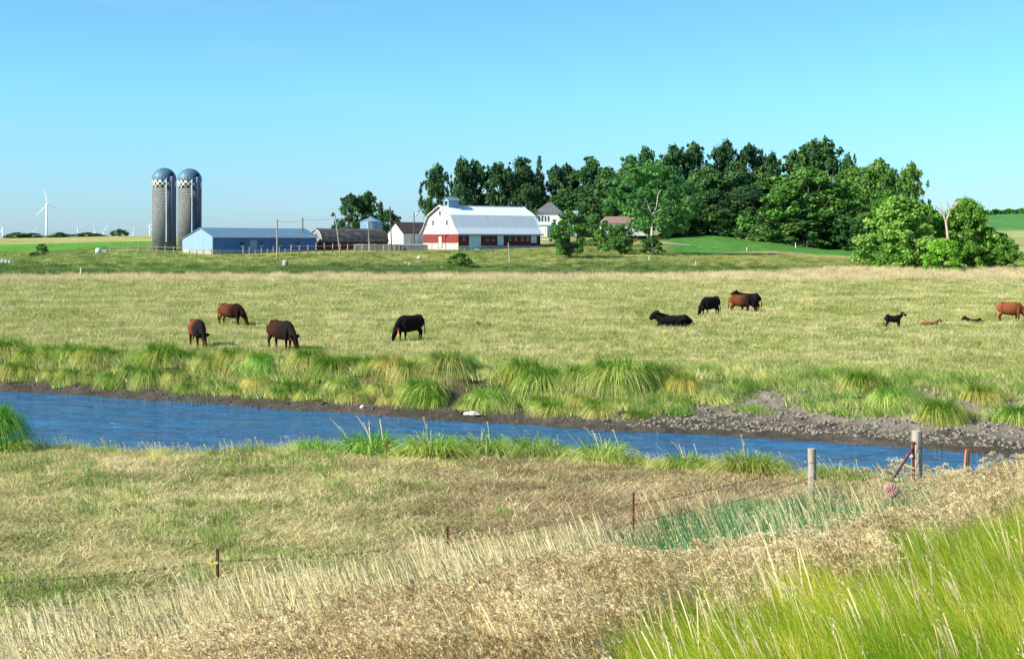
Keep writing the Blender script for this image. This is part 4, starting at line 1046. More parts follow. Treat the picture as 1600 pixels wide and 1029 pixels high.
# right roadside cluster
RC = 'bright bushes at the right end of the pasture'
tree(1408, 309, 92, 298, BB[0], 'large bright green leafy bush tree at the right, left of the dark gap', (1.0, 1.0, 1.25), 'bush_tree', 'tree', RC, rz=.5)
tree(1444, 322, 70, 304, BB[1], 'bright yellow green bush tree behind the large leafy one', (1.0, 1.05, .8), 'bush_tree', 'tree', RC, rz=2.5)
tree(1475, 374, 50, 282, BB[2], 'low vivid green bush below the bare dead tree', (.95, 1.15, .7), 'bush', 'bush', RC, rz=1.5)
tree(1508, 313, 66, 301, BB[2], 'tall bright bush tree with twiggy top right of the bare dead tree', (.85, .9, 1.0), 'bush_tree', 'tree', RC, rz=4)
tree(1540, 356, 60, 303, BB[1], 'round lower bush right of the twiggy tree', (.8, .85, .9), 'bush', 'bush', RC, rz=3)
tree(1567, 370, 44, 299, BB[0], 'rightmost low bush of the bright cluster', (.75, .9, .9), 'bush', 'bush', RC, rz=5)
dY = 285; x = ux(1482, dY); z = h(x, dY); dt = tag(empty('dead_tree', (x, dY, z)), 'bare pinkish dead tree with forked limbs standing among the bright bushes', 'dead tree')
def P4(u, v, y=0): return (ux(u, dY)-x, y, zat(v, dY)-z)
M_dead = pmat('bleached_deadwood', (.58, .44, .36), (.40, .30, .24), 3, bump=.3)
MB().tube([(0, 0, -.3), P4(1482, 380), P4(1480, 360), P4(1478, 347)], [.42, .32, .26, .22], 9).build('trunk', M_dead, dt)
for pts in ([P4(1478, 347), P4(1474, 335), P4(1471, 325), P4(1468, 314)], [P4(1478, 347), P4(1482, 335), P4(1485, 326), P4(1490, 315)], [P4(1473, 333), P4(1466, 325), P4(1461, 321)], [P4(1484, 330), P4(1481, 320), P4(1478, 312)], [P4(1486, 326), P4(1494, 320), P4(1499, 313)]):
    MB().tube(pts, [.2, .14, .09, .04][:len(pts)], 6).build('limb', M_dead, dt)
# far tree row on the left horizon
FR = 'distant trees along the left horizon'
for i, (u, vt, w, lab) in enumerate([(28, 363, 30, 'leftmost distant low tree by the left edge'), (50, 364, 28, 'distant tree just left of the large turbine'), (12, 368, 16, 'tiny distant bush at the left edge below the small turbine'), (93, 363, 24, 'distant tree with taller top right of the large turbine'),
     (112, 366, 34, 'long low distant trees under the small turbine'), (138, 363, 32, 'distant rounded trees left of the lone distant tree'), (156, 366, 22, 'distant low tree ending the row'), (187, 358, 22, 'lone distant tree standing apart on the left horizon'), (80, 368, 26, 'distant low bush at the foot of the large turbine')]):
    tree(u, vt, w, 1010+i*3, [RV[i % 5], BV[i % 3]][i in (2, 4, 8)], lab, D2, 'distant_tree', 'tree', FR, rz=i, sink=.5)
# hedge row on the right hill top
hd = []
g = np.random.default_rng(77)
n = 9000; uu = g.uniform(1490, 1760, n); YY = 903+g.uniform(-4, 4, n); xx = (uu-800)/F*YY; zz = H(xx, YY)+g.uniform(0, 2.6, n)*(1+.2*np.sin(uu*.3))
nn = unit(g.normal(size=(n, 3))); t1 = unit(np.cross(nn, unit(g.normal(size=(n, 3))))); t2 = np.cross(nn, t1)
me = quads_mesh('corn', np.stack([xx, YY, zz], -1), t1*.7, t2*.5, g.uniform(0, 1, n), [M_leaf]); o = bpy.data.objects.new('distant_cornfield', me); COL.objects.link(o); o.color = (1.0, 1.5, .9, 1)
tag(o, 'dark green band of tall corn on the far right hilltop', 'corn', kind='stuff')

# ------------------------------------------------------------------ grasses
LIB = bpy.data.collections  # clump meshes live in collections that are only instanced
def gn_scatter(name, clumps, pts, rots, scls, idx, label, cat='grass'):
    col = LIB.new(name+'_clumps')
    for i, me in enumerate(clumps):
        o = bpy.data.objects.new('%s_clump_%02d' % (name, i), me); col.objects.link(o)
    me = bpy.data.meshes.new(name+'_points'); me.vertices.add(len(pts)); me.vertices.foreach_set('co', np.asarray(pts, np.float32).ravel())
    a = me.attributes.new('irot', 'FLOAT_VECTOR', 'POINT'); a.data.foreach_set('vector', np.asarray(rots, np.float32).ravel())
    a = me.attributes.new('iscl', 'FLOAT', 'POINT'); a.data.foreach_set('value', np.asarray(scls, np.float32))
    a = me.attributes.new('iidx', 'INT', 'POINT'); a.data.foreach_set('value', np.asarray(idx, np.int32))
    ob = bpy.data.objects.new(name, me); COL.objects.link(ob); tag(ob, label, cat, kind='stuff')
    ng = bpy.data.node_groups.new(name+'_gn', 'GeometryNodeTree')
    ng.interface.new_socket('Geometry', in_out='INPUT', socket_type='NodeSocketGeometry'); ng.interface.new_socket('Geometry', in_out='OUTPUT', socket_type='NodeSocketGeometry')
    N, L = ng.nodes, ng.links
    gi = N.new('NodeGroupInput'); go_ = N.new('NodeGroupOutput'); ip = N.new('GeometryNodeInstanceOnPoints'); ci = N.new('GeometryNodeCollectionInfo')
    ci.inputs['Collection'].default_value = col; ci.inputs['Separate Children'].default_value = True; ci.inputs['Reset Children'].default_value = True
    def na(nm, ty):
        n = N.new('GeometryNodeInputNamedAttribute'); n.data_type = ty; n.inputs['Name'].default_value = nm; return n.outputs['Attribute']
    L.new(gi.outputs[0], ip.inputs['Points']); L.new(ci.outputs[0], ip.inputs['Instance']); ip.inputs['Pick Instance'].default_value = True
    L.new(na('iidx', 'INT'), ip.inputs['Instance Index']); L.new(na('irot', 'FLOAT_VECTOR'), ip.inputs['Rotation']); L.new(na('iscl', 'FLOAT'), ip.inputs['Scale'])
    L.new(ip.outputs[0], go_.inputs[0])
    md = ob.modifiers.new('scatter', 'NODES'); md.node_group = ng
    return ob
class BladeSet:
    def __init__(s): s.V = []; s.Fc = []; s.R = []; s.M = []; s.n = 0
    def blades(s, P0, Lh, lean, w, face, K=3, power=1.6, droop=None, rnd=None, mi=0, taper=.75, w_min=.12):
        """P0 (n,3) roots; Lh heights; lean (n,2) horizontal tip travel; w widths; face azimuth of the blade width"""
        n = len(P0); t = np.linspace(0, 1, K+1)[None, :]
        hx = P0[:, 0:1]+lean[:, 0:1]*t**power; hy = P0[:, 1:2]+lean[:, 1:2]*t**power
        if droop is None: hz = P0[:, 2:3]+Lh[:, None]*t
        else: hz = P0[:, 2:3]+Lh[:, None]*(t*2.0-t*t*1.0)*1.0-droop[:, None]*t**2.4
        ww = w[:, None]*np.maximum(1-t**taper*1.0, w_min)*.5 if taper else w[:, None]*.5*np.ones_like(t)
        dx = np.cos(face)[:, None]*ww; dy = np.sin(face)[:, None]*ww
        A = np.stack([hx-dx, hy-dy, hz], -1); B = np.stack([hx+dx, hy+dy, hz], -1)
        V = np.stack([A, B], 2).reshape(n, -1, 3)          # n, 2(K+1), 3
        base = s.n+np.arange(n)[:, None]*(2*(K+1))+np.arange(K)[None, :]*2
        f = np.stack([base, base+1, base+3, base+2], -1).reshape(-1, 4)
        s.V.append(V.reshape(-1, 3)); s.Fc.append(f); s.M.append(np.full(len(f), mi)); s.n += n*2*(K+1)
        r = np.random.default_rng(s.n).uniform(0, 1, n) if rnd is None else rnd
        s.R.append(np.repeat(r, 2*(K+1)))
        return np.stack([hx, hy, hz], -1)
    def quads(s, C, A, B, rnd, mi=0):
        n = len(C); V = np.stack([C-A, C-B, C+A, C+B], 1)
        f = s.n+np.arange(4*n).reshape(n, 4); s.V.append(V.reshape(-1, 3)); s.Fc.append(f); s.M.append(np.full(n, mi)); s.R.append(np.repeat(rnd, 4)); s.n += 4*n
    def mesh(s, name, mats):
        V = np.concatenate(s.V); f = np.concatenate(s.Fc)
        me = bpy.data.meshes.new(name); me.vertices.add(len(V)); me.vertices.foreach_set('co', V.astype(np.float32).ravel())
        me.loops.add(f.size); me.loops.foreach_set('vertex_index', f.ravel().astype(np.int32))
        me.polygons.add(len(f)); me.polygons.foreach_set('loop_start', (np.arange(len(f))*4).astype(np.int32)); me.polygons.foreach_set('loop_total', np.full(len(f), 4, np.int32))
        for m in mats: me.materials.append(m)
        me.polygons.foreach_set('material_index', np.concatenate(s.M).astype(np.int32))
        me.update(calc_edges=True)
        a = me.attributes.new('rnd', 'FLOAT', 'POINT'); a.data.foreach_set('value', np.concatenate(s.R).astype(np.float32))
        return me
G_pasture = leaf_mat('pasture_blades', (.21, .29, .045), (.72, .63, .33), (.45, .45, .14), trans=.3, patch=.13, hue_jit=.5, pbias=.5)
G_tan = leaf_mat('dry_seed_blades', (.50, .42, .20), (.72, .60, .36), trans=.3, patch=.3)
G_hill = leaf_mat('slope_blades', (.12, .23, .04), (.40, .38, .13), (.22, .31, .07), trans=.3, patch=.06, hue_jit=.4)
G_bank = leaf_mat('bank_blades', (.14, .31, .035), (.70, .64, .26), (.39, .48, .10), trans=.35, patch=.45, hue_jit=.4)
G_straw = leaf_mat('straw_stems', (.58, .47, .22), (.80, .70, .42), trans=.25, patch=.6)
G_brome = leaf_mat('brome_panicles', (.36, .24, .095), (.93, .79, .50), (.73, .58, .30), trans=.4, patch=.5, hue_jit=.4)
G_lush = leaf_mat('lush_blades', (.20, .37, .015), (.80, .73, .12), (.47, .56, .03), trans=.45, patch=.5, hue_jit=.4)
G_teal = leaf_mat('bluegreen_blades', (.03, .17, .05), (.20, .46, .16), trans=.4, patch=.5)
G_matt = leaf_mat('matted_blades', (.13, .21, .03), (.82, .70, .38), (.50, .45, .17), trans=.25, patch=.35, hue_jit=.35, pbias=.44)

def disc(g, n, r): a = g.uniform(0, 2*PI, n); q = r*np.sqrt(g.uniform(0, 1, n)); return np.stack([q*np.cos(a), q*np.sin(a), np.zeros(n)-.02], -1)
def rv(g, n, s): a = g.uniform(0, 2*PI, n); return np.stack([np.cos(a)*s, np.sin(a)*s], -1)
WIND = np.array([-1.0, .25])
def cl_pasture(seed, mats, n=70, r=.55, hh=.20, w=.028, wind=.3):
    g = np.random.default_rng(seed); b = BladeSet(); P = disc(g, n, r)
    L_ = hh*g.uniform(.4, 1.25, n); ln = rv(g, n, 1)*(L_*g.uniform(.2, .9, n))[:, None]+WIND*(L_*wind)[:, None]
    b.blades(P, L_, ln, w*g.uniform(.6, 1.4, n), g.uniform(-.6, .6, n), K=2, rnd=g.uniform(0, 1, n)); return b.mesh('pasture_clump', mats)
def cl_matted(seed, mt):
    g = np.random.default_rng(seed); b = BladeSet(); n = 84; P = disc(g, n, .42)
    d = g.uniform(0, 2*PI); L_ = g.uniform(.06, .22, n); a = d+g.normal(0, .9, n)
    ln = np.stack([np.cos(a), np.sin(a)], -1)*g.uniform(.12, .5, n)[:, None]
    b.blades(P, L_, ln, g.uniform(.010, .026, n), g.uniform(0, PI, n), K=4, power=1.1, droop=L_*.75, rnd=g.uniform(0, 1, n)); return b.mesh('matted_clump', [mt])
def heads(b, g, tips, dirs, L_, mi, width=.03, size=.011, n=16, nod=.5):
    m = len(tips); t = g.uniform(0, 1, (m, n)); side = g.normal(0, 1, (m, n, 3))*width*(1-t*.55)[..., None]
    C = tips[:, None, :]+dirs[:, None, :]*(t*L_[:, None])[..., None]+side; C[..., 2] -= nod*(t*L_[:, None])**2/np.maximum(L_[:, None], .01)
    C = C.reshape(-1, 3); k = len(C)
    ax = unit(np.repeat(dirs, n, 0)*1.0+np.array([0, 0, -.45])*t.reshape(-1, 1)+g.normal(0, .38, (k, 3))); up = unit(np.cross(ax, unit(g.normal(size=(k, 3)))))
    s = size*g.uniform(.7, 1.4, k)[:, None]; b.quads(C, ax*s*2.1, up*s*.45, g.uniform(0, 1, k), mi)
def cl_brome(seed, hh=.85, green=0.25):
    g = np.random.default_rng(seed); b = BladeSet(); n = 11; P = disc(g, n, .24)
    L_ = hh*g.uniform(.72, 1.08, n); ln = WIND*(L_*g.uniform(.12, .42, n))[:, None]+g.normal(0, .06, (n, 2))
    pth = b.blades(P, L_, ln, np.full(n, .005), g.uniform(-.5, .5, n), K=3, taper=0, mi=0)
    tp = pth[:, -1]; dr = unit(tp-pth[:, -2])*.8+np.array([-.45, .1, .05]); heads(b, g, tp-dr*.05, unit(dr), g.uniform(.14, .22, n), 1, width=.015, size=.0092, n=30, nod=.8)
    m = 14; P = disc(g, m, .22); L2 = hh*g.uniform(.35, .78, m)
    b.blades(P, L2, WIND*(L2*.3)[:, None]+rv(g, m, .10), g.uniform(.006, .012, m), g.uniform(-.8, .8, m), K=3, mi=2, droop=L2*.15); return b.mesh('brome_clump', [G_straw, G_brome, G_lush if seed % 2 else G_teal])
def cl_straw(seed, hh=.95, m=30):
    g = np.random.default_rng(seed); b = BladeSet(); n = 8; P = disc(g, n, .25)
    L_ = hh*g.uniform(.65, 1.1, n); ln = WIND*(L_*g.uniform(.12, .40, n))[:, None]+g.normal(0, .05, (n, 2))
    pth = b.blades(P, L_, ln, g.uniform(.010, .017, n), g.uniform(-.5, .5, n), K=4, taper=0, mi=0)
    tp = pth[:, -1]; dr = unit(tp-pth[:, -2]+np.array([-.04, 0, -.02])); heads(b, g, tp-dr*.06, dr, g.uniform(.12, .20, n), 0, width=.003, size=.009, n=9, nod=.3)
    P = disc(g, m, .22); L2 = hh*g.uniform(.3, .72, m)
    b.blades(P, L2, WIND*(L2*.35)[:, None]+rv(g, m, .07), g.uniform(.008, .015, m), g.uniform(-.8, .8, m), K=3, mi=1, droop=L2*.1); return b.mesh('straw_clump', [G_straw, G_teal])
def cl_lush(seed, hh=.72, mats=None, n=52, w=.011, nh=3):
    g = np.random.default_rng(seed); b = BladeSet(); P = disc(g, n, .24)
    L_ = hh*g.uniform(.5, 1.1, n); ln = WIND*(L_*g.uniform(.15, .5, n))[:, None]+rv(g, n, .09)
    b.blades(P, L_, ln, w*g.uniform(.6, 1.3, n), g.uniform(-.7, .7, n), K=4, mi=0, droop=L_*g.uniform(0, .25, n))
    if nh:
        P = disc(g, nh, .2); L2 = hh*g.uniform(.9, 1.2, nh); pth = b.blades(P, L2, WIND*(L2*.25)[:, None], np.full(nh, .005), g.uniform(-.5, .5, nh), K=3, taper=0, mi=1)
        heads(b, g, pth[:, -1], unit(pth[:, -1]-pth[:, -2]), np.full(nh, .12), 1, width=.007, size=.008, n=10)
    return b.mesh('lush_clump', mats or [G_lush, G_straw])
def npz(n, tilt=.08): 
    return np.stack([rng.normal(0, tilt, n), rng.normal(0, tilt, n), rng.uniform(-.5, .5, n)], -1)
def make_pts(X, Y, dz=0.0):
    return np.stack([X, Y, H(X, Y)+dz], -1)
def yfar(X): return np.interp(X, FW[:, 0], FW[:, 1])
def ytop(X): return np.interp(X, FT[:, 0], FT[:, 1])
def ynear(X): return np.interp(X, NW[:, 0], NW[:, 1])+.5*wob(X, X*0, .55, .45)

# pasture
def wedge(n, y0, y1, g, pw=1.0):
    Y = np.exp(g.uniform(math.log(y0), math.log(y1), n)) if pw == 1.0 else g.uniform(y0, y1, n)
    X = Y*g.uniform(-.40, .40, n); return X, Y
g = np.random.default_rng(3)
X, Y = wedge(46000, 57, 205, g); k = Y > ytop(X)+.2; X, Y = X[k], Y[k]; n = len(X)
sc = np.interp(Y, [57, 90, 205], [.62, 1.0, 1.9])*g.uniform(.7, 1.3, n)
rot = np.stack([g.normal(0, .05, n), g.normal(0, .05, n), g.uniform(0, 2*PI, n)], -1)
gn_scatter('pasture_grass', [cl_pasture(i, [G_pasture], n=46, w=.042) for i in range(6)], make_pts(X, Y), rot, sc, g.integers(0, 6, n), 'short yellow green grass covering the whole cattle pasture')
X, Y = wedge(2600, 58, 200, g); k = (Y > ytop(X)+1.0) & (np.sin(X*.31+Y*.17)+np.sin(X*.12-Y*.23+1) > -.3); X, Y = X[k], Y[k]; n = len(X)
rot = np.stack([g.normal(0, .05, n), g.normal(0, .05, n), g.uniform(0, 2*PI, n)], -1)
gn_scatter('pasture_tufts', [cl_pasture(50+i, [G_hill], n=40, r=.26, hh=.34, w=.03) for i in range(3)], make_pts(X, Y), rot, g.uniform(.5, 1.3, n)*np.interp(Y, [58, 200], [.8, 1.5]), g.integers(0, 3, n), 'scattered darker green tufts and weeds in the pasture')
X, Y = wedge(1500, 58, 200, g); k = (Y > ytop(X)+.5) & (np.sin(X*.21-Y*.13)+np.sin(X*.42+Y*.1+2) > .1); X, Y = X[k], Y[k]; n = len(X)
rot = np.stack([g.normal(0, .05, n), g.normal(0, .05, n), g.uniform(0, 2*PI, n)], -1)
gn_scatter('pasture_straw', [cl_pasture(55+i, [G_tan], n=36, r=.40, hh=.38, w=.022) for i in range(3)], make_pts(X, Y), rot, g.uniform(.6, 1.3, n)*np.interp(Y, [58, 200], [.8, 1.5]), g.integers(0, 3, n), 'paler dry seed stalks in patches over the pasture')
X, Y = wedge(6000, 196, 330, g, 0); U = 800+F*X/Y; lim = np.interp(U, [0, 500, 1000, 1200, 1350, 1500, 1700], [232, 240, 242, 262, 300, 306, 300]); k = (Y < lim); X, Y = X[k], Y[k]; n = len(X)
rot = np.stack([g.normal(0, .05, n), g.normal(0, .05, n), g.uniform(0, 2*PI, n)], -1)
gn_scatter('dry_grass', [cl_pasture(20+i, [G_tan], n=60, hh=.34, w=.03) for i in range(3)], make_pts(X, Y), rot, g.uniform(1.5, 2.4, n), g.integers(0, 3, n), 'pale dry seeding grass strip at the foot of the farm slope')
X, Y = wedge(16000, 232, 420, g, 0); U = 800+F*X/Y; lim = np.interp(U, [0, 500, 1000, 1200, 1350, 1500, 1700], [232, 240, 242, 262, 300, 306, 300])
lawn = (U > 1030) & (U < 1470) & (Y > 345); shedz = (U > 280) & (U < 860) & (Y > np.interp(U, [280, 500, 700, 720, 860], [306, 316, 338, 338, 356])); k = (Y > lim) & ~lawn & ~shedz & (Y < 392); X, Y = X[k], Y[k]; n = len(X)
rot = np.stack([g.normal(0, .05, n), g.normal(0, .05, n), g.uniform(0, 2*PI, n)], -1)
G_low = leaf_mat('lower_slope_blades', (.05, .14, .03), (.22, .26, .07), (.11, .19, .04), trans=.3, patch=.06, hue_jit=.4)
U = 800+F*X/Y; lo = (Y-np.interp(U, [0, 500, 1000, 1200, 1350, 1500, 1700], [232, 240, 242, 262, 300, 306, 300])+16*wob(X, Y, .05, .3)+g.normal(0, 5, n)) < np.interp(U, [0, 400, 900, 1200, 1300], [70, 30, 44, 26, 8])
for nm, mk_, mt_, lb in (('slope_grass', ~lo, G_hill, 'olive and dry grass on the upper slope below the farm buildings'), ('lower_slope_grass', lo, G_low, 'darker green grass on the lower slope above the pale dry strip')):
    kk_ = int(mk_.sum()); gn_scatter(nm, [cl_pasture(30+i, [mt_], n=50, hh=.24, w=.04) for i in range(3)], make_pts(X[mk_], Y[mk_]), rot[mk_], g.uniform(1.2, 2.2, kk_), g.integers(0, 3, kk_), lb)

# far bank: grass between tussocks, thin over the mud on the right
n0 = 9000; X = g.uniform(-32, 30, n0); yb = yfar(X); yt_ = ytop(X); t = g.uniform(0, 1.12, n0); Y = yb+t*(yt_-yb)
thin = sstep(3.5, 9, X); need = .22+.06*sstep(-25, 5, X)+.16*thin+.10*np.sin(X*1.9)*.5
patch = np.sin(X*1.1+Y*.8)+np.sin(X*.5-Y*1.3+2)+.6*np.sin(X*2.9+Y*2.1)
dens_ = np.where(X < 4, np.where(t > .92, .22, .42), 1.0)
k = (t > need) & (g.uniform(0, 1, n0) < dens_) & (g.uniform(0, 1, n0) < 1-thin*(.50-.40*np.clip(patch, -1, 1))) & (np.abs(X) < .42*Y)
X, Y = X[k], Y[k]; n = len(X); rot = np.stack([g.normal(0, .1, n), g.normal(0, .1, n), g.uniform(-.6, .6, n)], -1)
gn_scatter('bank_grass', [cl_pasture(40+i, [G_bank], n=60, r=.40, hh=.30, w=.030) for i in range(5)], make_pts(X, Y), rot, g.uniform(.7, 1.35, n), g.integers(0, 5, n), 'rough green grass clothing the far river bank')
# clods and stones on the mud
M_clod = pmat('dried_mud_clods', (.33, .29, .225), (.13, .11, .085), 5, bump=.5, coord='Object')
cl = []
for i in range(4):
    mb = MB(); rock_mesh(mb, (0, 0, .02), .10); cl.append(mb.mesh('clod', M_clod))
n0 = 9000; X = g.uniform(0, 26, n0); yb = yfar(X); t = g.uniform(.12, .95, n0); Y = yb+t*(ytop(X)-yb)
k = (g.uniform(0, 1, n0) < sstep(1.5, 6, X)*np.clip(1.2-t*1.25, .10, 1)); X, Y = X[k], Y[k]; n = len(X)
gn_scatter('mud_clods', cl, make_pts(X, Y, -.02), np.stack([g.uniform(-.5, .5, n), g.uniform(-.5, .5, n), g.uniform(0, 6, n)], -1), g.uniform(.3, .92, n)**1.3, g.integers(0, 4, n), 'trampled pale mud clods on the right part of the far bank', 'mud')
M_darkclod = pmat('wet_mud', (.10, .085, .065), (.05, .042, .032), 5, bump=.5, rough=.5)
cl = []
for i in range(3):
    mb = MB(); rock_mesh(mb, (0, 0, 0), .10); cl.append(mb.mesh('clod', M_darkclod))
n0 = 2200; X = g.uniform(-26, 26, n0); yb = yfar(X); t = g.uniform(-.02, .30, n0); Y = yb+t*(ytop(X)-yb); n = n0
gn_scatter('wet_mud_lumps', cl, make_pts(X, Y, -.03), np.stack([g.uniform(-.5, .5, n), g.uniform(-.5, .5, n), g.uniform(0, 6, n)], -1), g.uniform(.25, .9, n), g.integers(0, 3, n), 'dark wet mud lumps along the far waterline', 'mud')
o = rock(738, 54.9, .27, 'flat white rock on the mud at the far waterline', M_lime); o.scale = (1.3, .8, .5)
rock(566, 57.0, .12, 'small white stone on the far mud strip', M_lime, 'stone')

# drooping tussocks
def tussock_mesh(seed, n=1150, R=.80, hh=.70, drop=1.75, w=.026, mat=G_bank, stalks=0, fwd=.25, spread=.5):
    g = np.random.default_rng(seed); b = BladeSet(); P = disc(g, n, R*.45); P[:, 2] += .1*g.uniform(0, 1, n)
    a = np.arctan2(P[:, 1], P[:, 0])+g.normal(0, spread, n); q = R*g.uniform(.2, 1.3, n)
    ln = np.stack([np.cos(a)*q, np.sin(a)*q-fwd*R], -1); L_ = hh*g.uniform(.6, 1.15, n)
    b.blades(P, L_, ln, w*g.uniform(.6, 1.3, n), g.uniform(0, PI, n), K=5, power=1.15, droop=drop*g.uniform(.6, 1.2, n)*(q/R)**1.5, rnd=np.clip((q/R-.35)/.8*.75+g.normal(0, .22, n), 0, 1), mi=0)
    if stalks:
        P = disc(g, stalks, R*.6); L2 = hh*g.uniform(.9, 1.35, stalks); pth = b.blades(P, L2, WIND*(L2*.25)[:, None]+g.normal(0, .1, (stalks, 2)), np.full(stalks, .009), g.uniform(-.5, .5, stalks), K=3, taper=0, mi=1)
        heads(b, g, pth[:, -1], unit(pth[:, -1]-pth[:, -2]), np.full(stalks, .11), 1, width=.006, size=.009, n=10)
    return b.mesh('grass_tuft', [mat, G_straw])
G_tuft = leaf_mat('tussock_blades', (.12, .27, .03), (.80, .74, .32), (.42, .50, .10), trans=.35, patch=.9, hue_jit=.3, use_obj=True)
TS = [tussock_mesh(900+i, mat=G_tuft, fwd=.55, hh=.70+.12*math.sin(i*2), drop=1.6+.4*math.cos(i*3), spread=.38+.05*i) for i in range(7)]
def tussock(x, y, me, label, s=(1, 1, 1), c=(1, 1, 1), group=None, dz=0.0, rz=None):
    o = bpy.data.objects.new('grass_tussock', me); COL.objects.link(o); o.location = (x, y, h(x, y)+dz); o.scale = s; o.color = (*c, 1)
    o.rotation_euler = (0, 0, random.uniform(-.5, .5) if rz is None else rz); tag(o, label, 'tussock', group); return o
GT = 'drooping grass tussocks along the far river bank'
named = {413: ('bright green tussock on the far bank left of the mid tussock row', (.75, 1.15, .7)), 664: ('big shaggy tussock reaching down to the mud, nearest the small white rock on its left', (.95, 1.05, .8)),
         760: ('isolated round tussock standing right above the flat white rock', (.9, 1.1, .8)), 845: ('wide tussock with a dark hollow at its left, right of the isolated one', (.85, 1.0, .75)),
         965: ('tallest overhanging tussock, with a dark hollow under its right side', (.85, 1.0, .7)), 1390: ('bushy green tussock on the right part of the far bank', (.8, 1.05, .7)), 1465: ('brownish tussock beside the wooden corner post', (1.0, .95, .75)), 930: ('small tussock hanging low on the mud below the tallest one', (.95, 1.1, .8))}
tl = [(u, None) for u in (-20, 14, 48, 82, 118, 150, 186, 222, 255, 292, 328, 365, 395, 413, 450, 485, 520, 552, 585, 612, 640, 664, 700, 725, 760, 820, 845, 905, 930, 965, 1000, 1025, 1070, 1390, 1345, 1465, 1530, 1590, 1640)]
for i, (u, _) in enumerate(tl):
    # solve Y on the bank for this azimuth
    t = {664: .36, 760: .34, 930: .38, 845: .56, 820: .66, 965: .60, 905: .60, 1000: .66, 1025: .72, 1390: .62, 1465: .45, 1530: .7, 1590: .5, 1345: .8, 700: .6, 725: .72, 640: .55}.get(u, .66+.05*math.sin(i*2.3))
    Yg = 60.0
    for _k in range(30): Yg = float(yfar(ux(u, Yg)))+t*(float(ytop(ux(u, Yg)))-float(yfar(ux(u, Yg))))
    x = ux(u, Yg); big = {664: 1.25, 760: 1.15, 845: 1.35, 965: 1.5, 905: 1.15, 820: 1.15, 1390: 1.2, 1000: 1.3, 930: .85, 700: 1.2}.get(u, 1.0+.18*math.sin(i*1.7))
    lab, c = named.get(u, ('green and straw grass tussock among those hanging over the far bank', (random.uniform(.85, 1.2), random.uniform(.88, 1.12), random.uniform(.7, .95))))
    tussock(x, Yg, TS[i % 7], lab, (big*1.15, big, big*1.05), c, GT, dz=.06)
# second hanging row, lower
for i in range(34):
    u = -10+i*31.5+random.uniform(-7, 7)
    if u > 1060: continue
    if 785 < u < 812 or 690 < u < 735: continue
    t = .36+.07*math.sin(i*3.1); Yg = 60.0
    for _k in range(30): Yg = float(yfar(ux(u, Yg)))+t*(float(ytop(ux(u, Yg)))-float(yfar(ux(u, Yg))))
    s = random.uniform(.62, .85); tussock(ux(u, Yg), Yg, TS[(i*3+1) % 7], 'green and straw grass tussock among those hanging over the far bank', (s*1.2, s, s), (random.uniform(.9, 1.15), random.uniform(.9, 1.1), .85), GT, dz=-.02)

# ------------------------------------------------------------------ near field
n0 = 15000; Y = g.uniform(16, 44, n0); X = g.uniform(-.42, .42, n0)*Y; k = (S_of(X, Y) < 2.4) & (Y < ynear(X)-.6); X, Y = X[k], Y[k]; n = len(X)
rot = np.stack([g.normal(0, .06, n), g.normal(0, .06, n), g.uniform(0, 2*PI, n)], -1)
G_tramp = leaf_mat('trampled_blades', (.24, .165, .075), (.70, .55, .32), (.44, .34, .17), trans=.2, patch=.35, hue_jit=.35)
brn = (g.uniform(0, 1, n) < sstep(-4.5, 1, X+1.2*wob(X, Y, .5, .5))*.85*sstep(3.0, 4.5, ynear(X)-Y+1.5))
for nm, mk_, mt_, lb in (('matted_grass', ~brn, G_matt, 'flattened tangled olive and straw grass between fence and river'), ('trampled_grass', brn, G_tramp, 'browner trampled dry grass in the middle of the near field')):
    kk_ = int(mk_.sum()); gn_scatter(nm, [cl_matted(60+i, mt_) for i in range(7)], make_pts(X[mk_], Y[mk_]), rot[mk_], g.uniform(.7, 1.25, kk_), g.integers(0, 7, kk_), lb)
# greener tufts on the left part
n0 = 5200; Y = g.uniform(17, 44, n0); X = g.uniform(-.42, .42, n0)*Y; k = (S_of(X, Y) < 1.5) & (Y < ynear(X)-.4) & (g.uniform(0, 1, n0) < np.clip(sstep(2, -8, X)*.9*np.clip(.35+np.sin(X*.9+Y*.7)*.9+.4*np.sin(X*.33-Y*.9), 0, 1)+.03, 0, 1)); X, Y = X[k], Y[k]; n = len(X)
gn_scatter('green_tufts', [cl_lush(80+i, .30, [G_hill if i % 2 else G_bank, G_straw], 46, .014, 0) for i in range(4)], make_pts(X, Y), npz(n), g.uniform(.6, 1.2, n), g.integers(0, 4, n), 'scattered green tufts among the flattened grass on the left')
# water-edge fringe
n0 = 900; X = g.uniform(-17.5, 14, n0); Y = ynear(X)-g.uniform(.1, 2.0, n0); n = n0
gn_scatter('fringe_grass', [cl_lush(90+i, .34, [G_bank, G_straw], 50, .013, 4) for i in range(4)], make_pts(X, Y), npz(n), g.uniform(.55, 1.25, n), g.integers(0, 4, n), 'grass fringe with thin seed stalks along the near water edge')
NT = 'leafy tussocks along the near water edge'
NS = [tussock_mesh(950+i, n=520, R=.62, hh=.50, drop=.60, w=.018, fwd=.2, mat=G_tuft, stalks=7) for i in range(3)]
nlab = {485: 'flat green tussock at the near water edge, first from the left of the row', 575: 'tall green tussock with a reddish seed stalk at the near water edge', 675: 'broad rounded yellow green tussock at the near water edge', 760: 'tussock with many seed stalks just right of the broad rounded one', 830: 'dark hearted tussock in the middle of the near water edge',
        940: 'pointed tussock at the near water edge before the narrow channel', 1070: 'rounded tussock left of the fence, at the near water edge', 1170: 'big straw-topped tussock left of the wooden fence post'}
